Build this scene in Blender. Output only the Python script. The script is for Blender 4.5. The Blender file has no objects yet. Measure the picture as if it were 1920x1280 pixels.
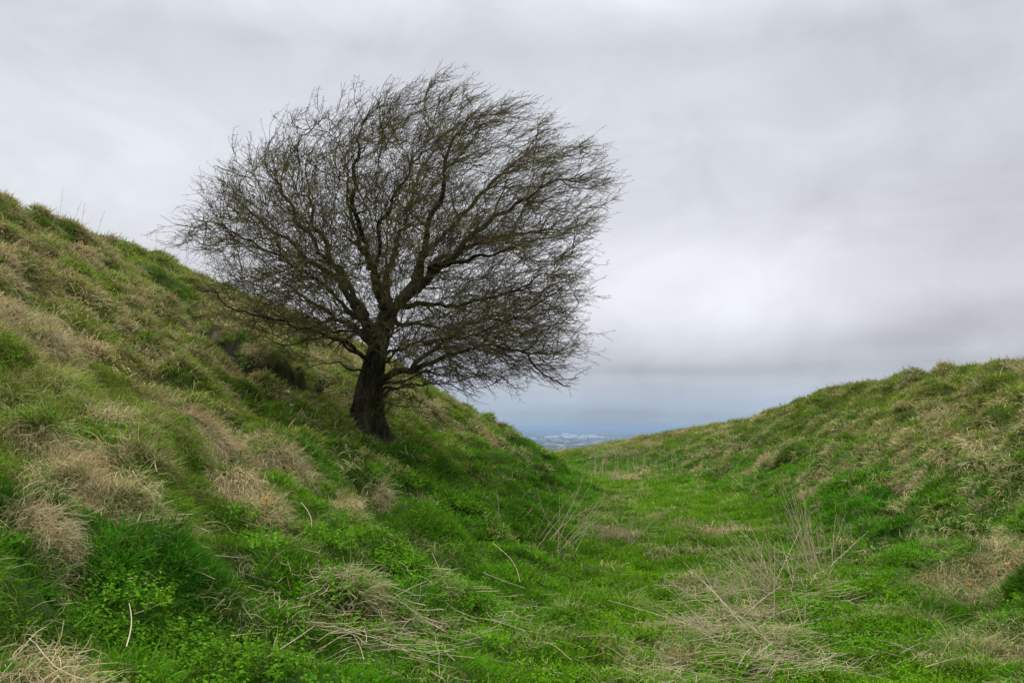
import bpy, math, random
import numpy as np
from mathutils import Vector
rng = np.random.default_rng(7); random.seed(7)
R_ = math.radians
scene = bpy.context.scene
col = scene.collection
# ------------------------------------------------------------------ camera
F = 1663.0; EYE = 1.6; PITCH = math.atan(160 / F)
cam_d = bpy.data.cameras.new('camera'); cam = bpy.data.objects.new('camera', cam_d); col.objects.link(cam)
cam.location = (0, 0, EYE); cam.rotation_euler = (math.pi / 2 + PITCH, 0, 0)
cam_d.sensor_width = 36; cam_d.lens = F / 1920 * 36; cam_d.clip_start = .1; cam_d.clip_end = 120000
scene.camera = cam
scene.render.resolution_x = 1024; scene.render.resolution_y = 682
scene.view_settings.view_transform = 'Standard'; scene.view_settings.look = 'None'
scene.view_settings.exposure = 0.07; scene.view_settings.gamma = 1.0
CY = scene.cycles
CY.volume_bounces = 1
# ------------------------------------------------------------------ node helpers
class NT:
    def __init__(s, tree): s.t = tree; s.n = tree.nodes; s.l = tree.links
    def node(s, typ, **kw):
        n = s.n.new(typ)
        for k, v in kw.items(): setattr(n, k, v)
        return n
    def setin(s, n, i, v):
        if isinstance(v, bpy.types.NodeSocket): s.l.new(v, n.inputs[i])
        elif v is not None: n.inputs[i].default_value = v
    def math(s, op, a, b=None, c=None, clamp=False):
        n = s.node('ShaderNodeMath', operation=op, use_clamp=clamp)
        s.setin(n, 0, a); s.setin(n, 1, b)
        if c is not None: s.setin(n, 2, c)
        return n.outputs[0]
    def vmath(s, op, a, b=None):
        n = s.node('ShaderNodeVectorMath', operation=op); s.setin(n, 0, a); s.setin(n, 1, b)
        return n.outputs['Value'] if op in ('DOT_PRODUCT', 'LENGTH') else n.outputs[0]
    def noise(s, vec, scale, detail=4, rough=.55, lac=2., dist=0.):
        n = s.node('ShaderNodeTexNoise'); s.setin(n, 'Vector', vec); s.setin(n, 'Scale', scale); s.setin(n, 'Detail', detail)
        s.setin(n, 'Roughness', rough); s.setin(n, 'Lacunarity', lac); s.setin(n, 'Distortion', dist); return n.outputs[0]
    def ramp(s, f, stops, interp='LINEAR'):
        n = s.node('ShaderNodeValToRGB'); r = n.color_ramp; r.interpolation = interp
        while len(r.elements) < len(stops): r.elements.new(.5)
        for e, (p, c) in zip(r.elements, stops): e.position = p; e.color = (*c, 1) if len(c) == 3 else c
        s.setin(n, 0, f); return n.outputs[0]
    def mix(s, f, a, b, mode='MIX'):
        n = s.node('ShaderNodeMix', data_type='RGBA', blend_type=mode); s.setin(n, 0, f)
        s.setin(n, 6, (*a, 1) if isinstance(a, tuple) else a); s.setin(n, 7, (*b, 1) if isinstance(b, tuple) else b); return n.outputs[2]
    def remap(s, v, a, b, c, d):
        n = s.node('ShaderNodeMapRange', interpolation_type='SMOOTHSTEP'); s.setin(n, 0, v)
        for i, x in enumerate((a, b, c, d)): n.inputs[i + 1].default_value = x
        return n.outputs[0]
def pixdir(px, py):
    c, s = math.cos(PITCH), math.sin(PITCH); X = (px - 960) / F; Z = (640 - py) / F
    d = Vector((X, c - Z * s, s + Z * c)); return d.normalized()
# ------------------------------------------------------------------ sky
SUN_EL, SUN_AZ = R_(58), R_(150)      # azimuth of the hidden sun, from +X counter-clockwise
world = bpy.data.worlds.new('World'); scene.world = world; world.use_nodes = True
w = NT(world.node_tree); w.n.clear()
tc = w.node('ShaderNodeTexCoord'); D = tc.outputs['Generated']
sep = w.node('ShaderNodeSeparateXYZ'); w.l.new(D, sep.inputs[0])
dz = sep.outputs['Z']
zc = w.math('ADD', w.math('MAXIMUM', dz, 0.0), .16)
cmb = w.node('ShaderNodeCombineXYZ'); w.setin(cmb, 0, w.math('DIVIDE', sep.outputs['X'], zc)); w.setin(cmb, 1, w.math('DIVIDE', sep.outputs['Y'], zc))
P2 = cmb.outputs[0]
# cloud deck brightness by elevation (a real overcast dome is brightest overhead)
base = w.ramp(dz, [(0.0, (.35, .455, .59)), (.022, (.42, .50, .615)), (.05, (.485, .525, .60)), (.085, (.60, .62, .67)), (.14, (.70, .715, .755)), (.24, (.685, .705, .75)), (.40, (.67, .70, .755)), (.50, (1.15, 1.19, 1.24)), (.7, (2.2, 2.25, 2.3)), (1.0, (3.0, 3.05, 3.1))])
mp = w.node('ShaderNodeMapping'); w.l.new(P2, mp.inputs[0]); mp.inputs['Rotation'].default_value = (0, 0, R_(28)); mp.inputs['Scale'].default_value = (1.0, 1.9, 1)
md = w.node('ShaderNodeMapping'); w.l.new(D, md.inputs[0]); md.inputs['Rotation'].default_value = (0, R_(-32), 0); md.inputs['Scale'].default_value = (1.5, 1.5, 2.7); md.inputs['Location'].default_value = (.3, .1, .2)
n1 = w.noise(md.outputs[0], 1.5, 4, .5, dist=.5)
n2 = w.noise(md.outputs[0], 4.6, 6, .6, dist=.7)
n0 = w.noise(mp.outputs[0], .8, 5, .5, dist=.4)
cl = w.math('ADD', w.math('MULTIPLY', w.math('SUBTRACT', w.math('ADD', w.math('MULTIPLY', n1, .88), w.math('MULTIPLY', n0, .12)), .5), .62), w.math('MULTIPLY', w.math('SUBTRACT', n2, .5), .40))
strata = w.node('ShaderNodeMapping'); w.l.new(D, strata.inputs[0]); strata.inputs['Scale'].default_value = (2.2, 2.2, 34)
ns = w.noise(strata.outputs[0], 1.0, 4, .5)
lowband = w.remap(dz, .03, .12, 1., 0.)
cl = w.math('ADD', cl, w.math('MULTIPLY', w.math('MULTIPLY', w.math('SUBTRACT', ns, .5), lowband), .55))
def blob(px, py, wx, wy, amp, rot=0.):
    """a thicker or thinner part of the cloud deck, in its own sky direction"""
    d = pixdir(px, py); el = math.asin(d.z); az = math.atan2(d.x, d.y)
    a = w.math('ARCTAN2', sep.outputs['X'], sep.outputs['Y']); e = w.math('ARCSINE', dz)
    da = w.math('SUBTRACT', a, az); de = w.math('SUBTRACT', e, el)
    c, s = math.cos(rot), math.sin(rot)
    u = w.math('ADD', w.math('MULTIPLY', da, c), w.math('MULTIPLY', de, s)); v = w.math('SUBTRACT', w.math('MULTIPLY', de, c), w.math('MULTIPLY', da, s))
    wob = w.math('MULTIPLY', w.math('SUBTRACT', n1, .5), 1.2)
    q = w.math('ADD', w.math('POWER', w.math('DIVIDE', u, wx), 2.), w.math('POWER', w.math('ADD', w.math('DIVIDE', v, wy), wob), 2.))
    return w.math('MULTIPLY', w.math('EXPONENT', w.math('MULTIPLY', q, -1.)), amp)
for b in [
        (1290, 545, .22, .060, .13), (1150, 610, .24, .035, .14), (1700, 560, .20, .035, .10, .1), (1450, 490, .25, .03, .08),
        (1400, 692, .30, .009, -.13), (1750, 625, .20, .020, -.14, .12), (1800, 360, .18, .09, -.15, .5), (1600, 60, .30, .10, -.09), (800, 20, .34, .09, -.13), (1900, 470, .10, .06, -.13, .4), (1500, 250, .12, .05, -.06, .6),
        (1500, 300, .14, .10, .03), (250, 250, .30, .12, .09), (900, 480, .4, .05, .10)]:
    cl = w.math('ADD', cl, blob(*b))
cmul = w.math('ADD', cl, 1.0)
vm = w.node('ShaderNodeVectorMath', operation='SCALE'); w.l.new(base, vm.inputs[0]); w.l.new(cmul, vm.inputs['Scale'])
sky = w.node('ShaderNodeTexSky', sky_type='NISHITA', sun_disc=False)
sky.sun_elevation = SUN_EL; sky.sun_rotation = R_(90) - SUN_AZ
bg1 = w.node('ShaderNodeBackground'); w.l.new(sky.outputs[0], bg1.inputs[0]); bg1.inputs[1].default_value = .06
bg2 = w.node('ShaderNodeBackground'); w.l.new(vm.outputs[0], bg2.inputs[0]); bg2.inputs[1].default_value = 1.0
ms = w.node('ShaderNodeMixShader'); ms.inputs[0].default_value = .93
w.l.new(bg1.outputs[0], ms.inputs[1]); w.l.new(bg2.outputs[0], ms.inputs[2])
wo = w.node('ShaderNodeOutputWorld'); w.l.new(ms.outputs[0], wo.inputs[0])
sd = bpy.data.lights.new('sun', 'SUN'); sd.energy = 1.5; sd.angle = R_(12); sd.color = (1, .96, .9)
sun = bpy.data.objects.new('sun', sd); col.objects.link(sun)
sun.rotation_euler = Vector((math.cos(SUN_AZ) * math.cos(SUN_EL), math.sin(SUN_AZ) * math.cos(SUN_EL), math.sin(SUN_EL))).to_track_quat('Z', 'Y').to_euler()
# ------------------------------------------------------------------ terrain height
def cr(pts, n=4):
    p = np.array(pts, float); out = []
    for i in range(len(p) - 1):
        a = p[max(i - 1, 0)]; b = p[i]; c = p[i + 1]; d = p[min(i + 2, len(p) - 1)]
        for k in range(n):
            t = k / n; out.append(.5 * ((2 * b) + (-a + c) * t + (2 * a - 5 * b + 4 * c - d) * t * t + (-a + 3 * b - 3 * c + d) * t ** 3))
    out.append(p[-1]); return np.array(out)
LT = cr([(-1.2,-12,0),(-.3,-2,0),(.1,3,0),(.8,8,0),(1.5,13,0),(2.1,18,0),(2.55,23,0),(2.3,27,0),(.4,30,-.1),(-4,33,-.3),(-14,38,-.9),(-60,60,-4)])
LC = cr([(-9.8,-12,5.0),(-9.8,2,5.35),(-9.9,10,5.7),(-10,17,5.9),(-9.8,21,6.1),(-9.6,24,6.1),(-9.2,28,5.6),(-12,33,5.3),(-22,38,4),(-60,56,1)])
RT = cr([(1.2,-12,0),(1.8,-2,0),(2.15,3,0),(2.7,8,0),(3.5,13,0),(4.1,18,0),(4.6,23,0),(4.2,27.5,0),(2.4,31,0),(-2.5,35,-.3),(-12,41,-.9),(-60,66,-4)])
RC = cr([(9,-12,2.2),(9.4,-2,2.4),(10.2,6,2.65),(11,12,2.9),(11.6,20,3.0),(11.0,26,2.9),(10.3,29,2.52),(9.5,32,1.95),(7.2,37,1.42),(4.7,41,.62),(2.2,44,.2),(-4,48,-.3),(-14,54,-.9),(-60,80,-4)])
def pdist(P, x, y):
    best = np.full(x.shape, 1e18); sg = np.ones(x.shape); zz = np.zeros(x.shape)
    for a, b in zip(P[:-1], P[1:]):
        dx, dy = b[0] - a[0], b[1] - a[1]; L = dx * dx + dy * dy
        t = np.clip(((x - a[0]) * dx + (y - a[1]) * dy) / L, 0, 1)
        ex = x - a[0] - t * dx; ey = y - a[1] - t * dy; d = ex * ex + ey * ey; m = d < best - 1e-9
        best = np.where(m, d, best); zz = np.where(m, a[2] + t * (b[2] - a[2]), zz)
        sg = np.where(m, np.where(dx * (y - a[1]) - dy * (x - a[0]) > 0, -1., 1.), sg)
    return np.sqrt(best) * sg, zz
def ss(t): t = np.clip(t, 0, 1); return t * t * (3 - 2 * t)
def base_h(x, y):
    a, za = pdist(LT, x, y); b, zb = pdist(LC, x, y); c, zc_ = pdist(RT, x, y); d, zd = pdist(RC, x, y)
    t = np.clip(-a, 0, None) / (np.clip(-a, 0, None) + np.clip(b, 0, None) + 1e-6)
    K = [0,.05,.1,.2,.31,.42,.52,.62,.72,.82,.92,1]
    k1 = np.interp(t, K, [0,.012,.045,.13,.235,.345,.45,.57,.69,.81,.93,1.]); k2 = np.interp(t, K, [0,.032,.09,.21,.338,.462,.578,.68,.75,.83,.93,1.])
    w_ = ss((y - 14) / 10); zl = za + (zb - za) * (k1 * (1 - w_) + k2 * w_)
    out = np.clip(-b, 0, None); zl = zl - .012 * out ** 1.6 / (1 + out * .02)
    t = np.clip(c, 0, None) / (np.clip(c, 0, None) + np.clip(-d, 0, None) + 1e-6)
    zr = zc_ + (zd - zc_) * (np.interp(t, [0,.1,.25,.45,.65,.85,1], [0,.06,.23,.50,.74,.94,1.0]))
    out = np.clip(d, 0, None); zr = zr - .015 * out ** 1.5
    m = ss(a / (np.abs(a) + np.abs(c) + 1e-6))
    return np.where(a < 0, zl, np.where(c > 0, zr, za * (1 - m) + zc_ * m)), np.minimum(np.clip(-a, 0, 9), 9) - np.clip(c, 0, 9)
G0, GS, GN_ = -80., .4, 401
gx = G0 + GS * np.arange(GN_); GX, GY = np.meshgrid(gx, gx + 14)
GZ, GB = base_h(GX, GY)
for _ in range(2):   # soften the creases of the profile
    GZ[1:-1, 1:-1] = (GZ[1:-1, 1:-1] * 2 + GZ[:-2, 1:-1] + GZ[2:, 1:-1] + GZ[1:-1, :-2] + GZ[1:-1, 2:]) / 6
def lut(A, x, y):
    u = np.clip((x - G0) / GS, 0, GN_ - 1.001); v = np.clip((y - 14 - G0) / GS, 0, GN_ - 1.001)
    i = u.astype(int); j = v.astype(int); fu = u - i; fv = v - j
    return (A[j, i] * (1 - fu) + A[j, i + 1] * fu) * (1 - fv) + (A[j + 1, i] * (1 - fu) + A[j + 1, i + 1] * fu) * fv
NTAB = np.random.default_rng(3).random((256, 256))
def vn(x, y):
    i = np.floor(x).astype(int); j = np.floor(y).astype(int); fu = x - i; fv = y - j
    fu = fu * fu * (3 - 2 * fu); fv = fv * fv * (3 - 2 * fv); g = lambda a, b: NTAB[b & 255, a & 255]
    return (g(i, j) * (1 - fu) + g(i + 1, j) * fu) * (1 - fv) + (g(i, j + 1) * (1 - fu) + g(i + 1, j + 1) * fu) * fv
def fbm(x, y, s, o=3, seed=0):
    r = 0; a = 1; t = 0
    for k in range(o):
        r = r + a * vn(x * s + 17.3 * seed + 5.1 * k, y * s - 9.7 * seed + 3.3 * k); t += a; a *= .5; s *= 2.03
    return r / t
GULLY = []
def cut(x, y):
    """soil cuts under the turf: a step whose uphill wall is steep"""
    dz_ = np.zeros(x.shape); m = np.zeros(x.shape)
    for P, dep, wid in GULLY:
        d, k = pdist(P, x, y)          # uphill is on the left (negative)
        dd = d + .34 * (vn(x * 2.3, y * 2.3) - .5) + .16 * (vn(x * 6.1, y * 6.1) - .5)
        prof = np.interp(dd, [-1.2, -.45, -.05, .04, .3, wid], [0, .40, .62, -.45, -.40, 0]) * dep * (.55 + .8 * vn(x * 1.3 + 9, y * 1.3))
        ends = k if True else 1
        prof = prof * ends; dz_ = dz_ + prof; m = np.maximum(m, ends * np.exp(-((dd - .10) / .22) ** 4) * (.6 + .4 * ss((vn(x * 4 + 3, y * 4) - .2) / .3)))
    return dz_, m
def mound(x, y): return ss((fbm(x, y, 1.25, 3, 2) - .30) / .42)
def mound2(x, y): return ss((fbm(x + y * .3, y - x * .2, 2.9, 2, 14) - .35) / .35)
def H(x, y):
    x = np.asarray(x, float); y = np.asarray(y, float)
    z = lut(GZ, x, y); bk = np.clip(np.abs(lut(GB, x, y)) / 1.5, .25, 1)
    ff = 1 - .65 * ss((y - 24) / 10)
    z = z + bk * ff * (.22 * (fbm(x, y, .45, 2, 1) - .55) + .20 * (mound(x, y) - .5) + .26 * (mound2(x, y) - .5)) + .06 * (vn(x * 4.3, y * 4.3) - .5)
    r = np.hypot(x, y - 14); f = ss((r - 48) / 25)
    z = z * (1 - f) + f * (-.09 * np.clip(r - 40, 0, None))
    if GULLY:
        near = r < 40
        if near.any():
            c, _ = cut(x[near] if x.ndim else x, y[near] if y.ndim else y); z[near] += c
    return z
def grad(x, y, e=.15):
    return (H(x + e, y) - H(x - e, y)) / (2 * e), (H(x, y + e) - H(x, y - e)) / (2 * e)
def ground_at(px, py):
    """the point of the bank seen in the photograph's direction px, py"""
    d = pixdir(px, py); t = np.linspace(3, 60, 1400); X = d.x * t; Y = d.y * t; Z = EYE + d.z * t
    b = np.nonzero(Z < H(X, Y))[0]
    i = b[0] if len(b) else int(np.argmin(Z - H(X, Y)))
    return float(X[i]), float(Y[i]), float(t[i])
def pxline(pts, ends=(0, 1, 0)):
    q = [ground_at(*p)[:2] for p in pts]; n = len(q)
    return cr([(a, b, 0. if i in (0, n - 1) else 1.) for i, (a, b) in enumerate(q)], 3)
_g = [(pxline([(370, 585), (405, 632), (440, 662), (480, 682), (530, 702), (590, 722), (640, 745)]), .50, .8),
      (pxline([(110, 440), (135, 462), (165, 468)]), .50, .6),
      (pxline([(640, 735), (655, 775), (672, 800)]), .14, .3)]
GULLY = [(P[::1], d, w_) for P, d, w_ in _g]
# ------------------------------------------------------------------ mesh helpers
def mesh_from(name, V, faces_flat, sizes, mat=None, smooth=True, attrs=None):
    me = bpy.data.meshes.new(name); V = np.asarray(V, np.float32).reshape(-1, 3)
    me.vertices.add(len(V)); me.vertices.foreach_set('co', V.ravel())
    ff = np.asarray(faces_flat, np.int32).ravel(); sz = np.asarray(sizes, np.int32)
    me.loops.add(len(ff)); me.loops.foreach_set('vertex_index', ff)
    me.polygons.add(len(sz)); st = np.concatenate([[0], np.cumsum(sz)[:-1]]).astype(np.int32)
    me.polygons.foreach_set('loop_start', st); me.polygons.foreach_set('loop_total', sz)
    if smooth: me.polygons.foreach_set('use_smooth', np.ones(len(sz), bool))
    for k, a in (attrs or {}).items():
        a = np.asarray(a, np.float32)
        if a.ndim == 1: me.attributes.new(k, 'FLOAT', 'POINT').data.foreach_set('value', a)
        elif a.shape[1] == 4: me.attributes.new(k, 'FLOAT_COLOR', 'POINT').data.foreach_set('color', a.ravel())
        else: me.attributes.new(k, 'FLOAT_VECTOR', 'POINT').data.foreach_set('vector', a.ravel())
    me.update(calc_edges=True)
    if mat: me.materials.append(mat)
    return me
def link(name, me, parent=None, loc=None, rot=None):
    o = bpy.data.objects.new(name, me); col.objects.link(o)
    if parent: o.parent = parent
    if loc is not None: o.location = loc
    if rot is not None: o.rotation_euler = rot
    return o
def tag(o, label=None, cat=None, group=None, kind=None):
    for k, v in (('label', label), ('category', cat), ('group', group), ('kind', kind)):
        if v: o[k] = v
    return o
def newmat(name):
    m = bpy.data.materials.new(name); m.use_nodes = True; m.node_tree.nodes.clear(); return m, NT(m.node_tree)
def finish(t, shader, disp=None):
    o = t.node('ShaderNodeOutputMaterial'); t.l.new(shader, o.inputs[0])
def principled(t, color, rough=.7, spec=.3, normal=None):
    p = t.node('ShaderNodeBsdfPrincipled'); t.setin(p, 'Base Color', color if isinstance(color, bpy.types.NodeSocket) else (*color, 1)); t.setin(p, 'Roughness', rough)
    t.setin(p, 'Specular IOR Level', spec)
    if normal: t.l.new(normal, p.inputs['Normal'])
    return p.outputs[0]
# ------------------------------------------------------------------ materials
def blade_mat(name, color=None, dead=(.30, .25, .10), deadcut=.965, transl=.38, rough=.75, tip=.10):
    m, t = newmat(name)
    if color is None:
        a = t.node('ShaderNodeAttribute', attribute_type='INSTANCER', attribute_name='tint'); c = a.outputs['Color']
    else:
        rgb = t.node('ShaderNodeRGB'); rgb.outputs[0].default_value = (*color, 1); c = rgb.outputs[0]
    v = t.node('ShaderNodeAttribute', attribute_type='GEOMETRY', attribute_name='v').outputs['Fac']
    h = t.node('ShaderNodeAttribute', attribute_type='GEOMETRY', attribute_name='h').outputs['Fac']
    s = t.node('ShaderNodeVectorMath', operation='SCALE'); t.l.new(c, s.inputs[0])
    t.l.new(t.math('ADD', t.math('MULTIPLY', t.math('FRACT', t.math('MULTIPLY', v, 7.31)), .7), .65), s.inputs['Scale'])
    isdead = t.math('GREATER_THAN', v, deadcut)
    c2 = t.mix(isdead, s.outputs[0], dead)
    c2 = t.mix(t.math('MULTIPLY', t.math('POWER', h, 3.), tip), c2, dead)   # tips dry out
    p = principled(t, c2, rough, .03)
    tr = t.node('ShaderNodeBsdfTranslucent'); t.l.new(c2, tr.inputs[0])
    mx = t.node('ShaderNodeMixShader'); mx.inputs[0].default_value = transl; t.l.new(p, mx.inputs[1]); t.l.new(tr.outputs[0], mx.inputs[2])
    finish(t, mx.outputs[0]); return m
def ground_mat():
    m, t = newmat('turf'); co = t.node('ShaderNodeTexCoord').outputs['Object']
    soil = t.node('ShaderNodeAttribute', attribute_type='GEOMETRY', attribute_name='soil').outputs['Fac']
    tan = t.node('ShaderNodeAttribute', attribute_type='GEOMETRY', attribute_name='dry').outputs['Fac']
    n1 = t.noise(co, 1.3, 6, .6); n2 = t.noise(co, 14., 5, .65)
    g = t.mix(t.remap(n1, .35, .65, 0, 1), (.026, .075, .006), (.06, .11, .014))
    g = t.mix(t.math('MULTIPLY', tan, .75), g, (.15, .115, .06))
    n3 = t.noise(co, 85., 4, .7); g = t.mix(t.remap(n2, .5, .7, 0, .6), g, (.06, .05, .028)); g = t.mix(t.remap(n3, .45, .6, .0, .8), g, (.008, .018, .004)); g = t.mix(t.remap(n3, .56, .70, .0, .7), g, (.10, .15, .03))
    g = t.mix(soil, g, t.mix(n2, (.006, .005, .004), (.03, .020, .013)))  # bare soil, blackened to carry the shade under the overhanging turf
    b = t.node('ShaderNodeBump'); b.inputs['Strength'].default_value = .8; b.inputs['Distance'].default_value = .05; t.l.new(n2, b.inputs['Height'])
    finish(t, principled(t, g, .95, .1, b.outputs[0])); return m
def stalk_mat(name, c1, c2):
    m, t = newmat(name); co = t.node('ShaderNodeTexCoord').outputs['Object']
    v = t.node('ShaderNodeAttribute', attribute_type='GEOMETRY', attribute_name='v').outputs['Fac']
    n = t.noise(co, 9., 4, .6); f = t.math('ADD', t.math('MULTIPLY', v, .7), t.math('MULTIPLY', n, .4), clamp=True)
    finish(t, principled(t, t.mix(f, c1, c2), .6, .3)); return m
def bark_mat(name, dark, mid, algae, scale=10., alg=.5):
    m, t = newmat(name); co = t.node('ShaderNodeTexCoord').outputs['Object']
    mpn = t.node('ShaderNodeMapping'); t.l.new(co, mpn.inputs[0]); mpn.inputs['Scale'].default_value = (1, 1, .22)
    n = t.noise(mpn.outputs[0], scale * 1.6, 6, .65, dist=.6); n3 = t.noise(co, 3., 5, .6)
    c = t.mix(t.remap(n, .38, .66, 0, 1), dark, mid)
    c = t.mix(t.math('MULTIPLY', t.remap(n3, .42, .66, 0, 1), alg), c, algae)
    b = t.node('ShaderNodeBump'); b.inputs['Strength'].default_value = .9; b.inputs['Distance'].default_value = .03; t.l.new(n, b.inputs['Height'])
    finish(t, principled(t, c, .9, .15, b.outputs[0])); return m
M_ground = ground_mat()
M_grass = blade_mat('grass_blade'); M_dry = blade_mat('dry_blade', deadcut=.8, transl=.3, dead=(.26, .17, .09), tip=.1); M_leaf = blade_mat('herb_leaf', deadcut=2., transl=.35, rough=.6, tip=0.)
M_stalk = stalk_mat('dead_stem', (.56, .46, .30), (.26, .20, .12))
M_trunk = bark_mat('trunk_bark', (.005, .0045, .003), (.055, .046, .028), (.042, .056, .014), 9., .5)
M_limb = bark_mat('limb_bark', (.012, .010, .006), (.05, .042, .025), (.065, .080, .020), 16., .6)
M_twig = bark_mat('twig_bark', (.050, .036, .020), (.145, .102, .048), (.140, .142, .030), 14., .75)
# ------------------------------------------------------------------ ground sheet
def axis(n, a, mx, c):
    t = np.linspace(-math.asinh(mx / a), math.asinh(mx / a), n); return c + a * np.sinh(t)
NXY = 940
ax = axis(NXY, 8., 1500, -1.); ay = axis(NXY, 8., 1500, 10.)
X, Y = np.meshgrid(ax, ay); Z = H(X, Y)
# ---- where the dry grass, the herbs and the lush grass lie
def spots(L):
    out = []
    for px, py, pr, k in L:
        x, y, t = ground_at(px, py); out.append((x, y, max(.18, pr * t / F), k))
    return out
TANP = spots([(30,520,60,.8),(30,610,60,.8),(150,660,60,.7),(300,700,55,.7),(290,750,50,.7),(200,790,40,.7),(140,870,65,.9),(200,925,55,.8),(400,840,75,.9),(430,925,50,.8),(520,860,50,.6),
    (70,985,26,.6),(250,950,45,.7),(60,780,50,.6),(90,700,50,.6),(230,850,40,.6),(650,950,22,.7),(725,960,16,.6),(500,960,22,.5),(60,460,60,.7),(150,480,50,.6),(350,600,60,.4),(820,770,60,.5),(930,830,60,.5),
    (1810,830,70,.8),(1710,900,40,.6),(1880,1030,60,.8),(1790,1110,40,.7),(1885,1230,50,.7),(1520,935,25,.7),(1600,800,40,.5),(1440,870,50,.5),(1340,870,40,.4),(1560,900,40,.5),(1880,880,50,.5),(1700,760,60,.4),(1850,740,60,.4),
    (1190,900,50,.6),(1160,890,40,.5),(1210,975,30,.5),(1150,935,30,.6),(1165,1010,50,.7),(1370,1000,45,.7),(1290,1030,25,.4),(1320,1095,30,.7),(1440,1220,60,.6),(1230,1270,40,.7),(720,1150,60,.4),(60,1240,50,.7),(1300,985,20,.5),(1310,930,20,.6),(1200,960,50,0.23),(1250,1040,60,0.23),(1300,1110,70,0.25),(1240,1180,60,0.21),(1150,1070,50,0.21),(1330,1010,50,0.25),(1380,1150,60,0.25),(1160,1230,60,0.21),(1290,1240,60,0.23),(1110,980,40,0.25)])
HERB = spots([(660,1000,110,1.),(760,1060,130,1.),(900,980,90,.9),(560,1110,100,.9),(500,1010,50,.8),(230,1220,120,.9),(100,1150,60,.7),(450,1240,120,.9),(700,1220,110,.8),(850,1150,110,.8),(1000,1080,90,.7),(980,950,90,.9),(1060,900,60,.6),
    (640,840,45,.9),(880,850,60,.8),(820,900,60,.6),(1560,1160,110,1.),(1660,1200,100,.8),(1500,1250,80,.9),(1480,1080,70,.7),(1600,1050,60,.6),(480,560,30,.5),(300,640,30,.5),(420,640,40,.6),(450,690,40,.6),(1720,1060,60,.6),(1020,1180,100,.6),(1500,1020,50,.5)])
LUSH = spots([(100,1080,180,1.),(300,1050,140,.9),(150,1000,100,.8),(600,870,100,.9),(700,920,90,.8),(480,760,60,.6),(560,800,70,.8),(750,860,90,.8),(1000,880,90,.8),(1080,920,70,.8),(1660,940,60,1.),(1740,1000,80,.8),(1880,960,60,.6),(1600,990,60,.8),(1830,1180,60,.5),(1860,800,50,.4),(320,560,60,.3)])
YEL = spots([(1250,960,110,1.),(1180,1180,150,.8),(1300,1080,90,.8),(1150,1250,120,.8),(1050,900,50,.4),(1350,950,80,.7),(220,610,40,.8),(170,590,30,.6),(60,640,30,.5),(165,800,25,.9),(960,1200,80,.5),(1240,1180,60,.5)])
def field(L, x, y):
    r = np.zeros(x.shape)
    for a, b, q, k in L: r = np.maximum(r, k * np.exp(-((x - a) ** 2 + (y - b) ** 2) / (q * q) * .8))
    return r
def masks(x, y):
    side = lut(GB, x, y); z = lut(GZ, x, y)
    # streaks of dry grass run down the fall line
    gxx = lut(GX * 0 + 1, x, y)
    st = fbm(x * .8 + y * .35, y * 1.1 - x * .3, 2.3, 3, 5)
    left = ss((side - .6) / 4) * (.06 + .35 * ss((z - .9) / 2.4)); right = ss((-side - .3) / 2.) * .30
    st = .5 * st + .5 * (.22 + .25 * mound(x, y) + .28 * mound2(x, y))
    dry = (left + right) * ss((st - .40) / .12) * (.35 + .9 * ss((fbm(x, y, .5, 2, 6) - .35) / .3)) + .04
    lush = field(LUSH, x, y); herb = field(HERB, x, y); tanp = field(TANP, x, y)
    wob = fbm(x, y, 3.2, 3, 8)
    dry = np.clip(np.maximum(dry * (1 - .85 * lush) * (1 - .7 * herb), tanp * (.4 + 1.2 * ss((wob - .3) / .35))), 0, 1)
    herb = np.clip(herb * (.35 + 1.3 * ss((fbm(x, y, 2.2, 3, 9) - .35) / .25)), 0, 1) * (1 - .7 * np.clip(tanp, 0, 1))
    return dry, lush, herb, field(YEL, x, y), side, z
near = (np.hypot(X, Y - 14) < 60)
dryv = np.zeros(X.shape); dryv[near] = masks(X[near], Y[near])[0]
soil = np.zeros(X.shape); soil[near] = cut(X[near], Y[near])[1]
idx = np.arange(NXY * NXY).reshape(NXY, NXY)
q = np.stack([idx[:-1, :-1], idx[:-1, 1:], idx[1:, 1:], idx[1:, :-1]], -1).reshape(-1, 4)
gm = mesh_from('ground', np.stack([X, Y, Z], -1), q, np.full(len(q), 4), M_ground, True, {'soil': np.clip(soil, 0, 1).ravel(), 'dry': dryv.ravel()})
def Hm(x, y):
    i = np.clip(np.searchsorted(ax, x) - 1, 0, NXY - 2); j = np.clip(np.searchsorted(ay, y) - 1, 0, NXY - 2)
    fu = (x - ax[i]) / (ax[i + 1] - ax[i]); fv = (y - ay[j]) / (ay[j + 1] - ay[j])
    return (Z[j, i] * (1 - fu) + Z[j, i + 1] * fu) * (1 - fv) + (Z[j + 1, i] * (1 - fu) + Z[j + 1, i + 1] * fu) * fv
tag(link('ground', gm), kind='structure', label='grassy ditch floor and the banks on both sides')
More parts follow.
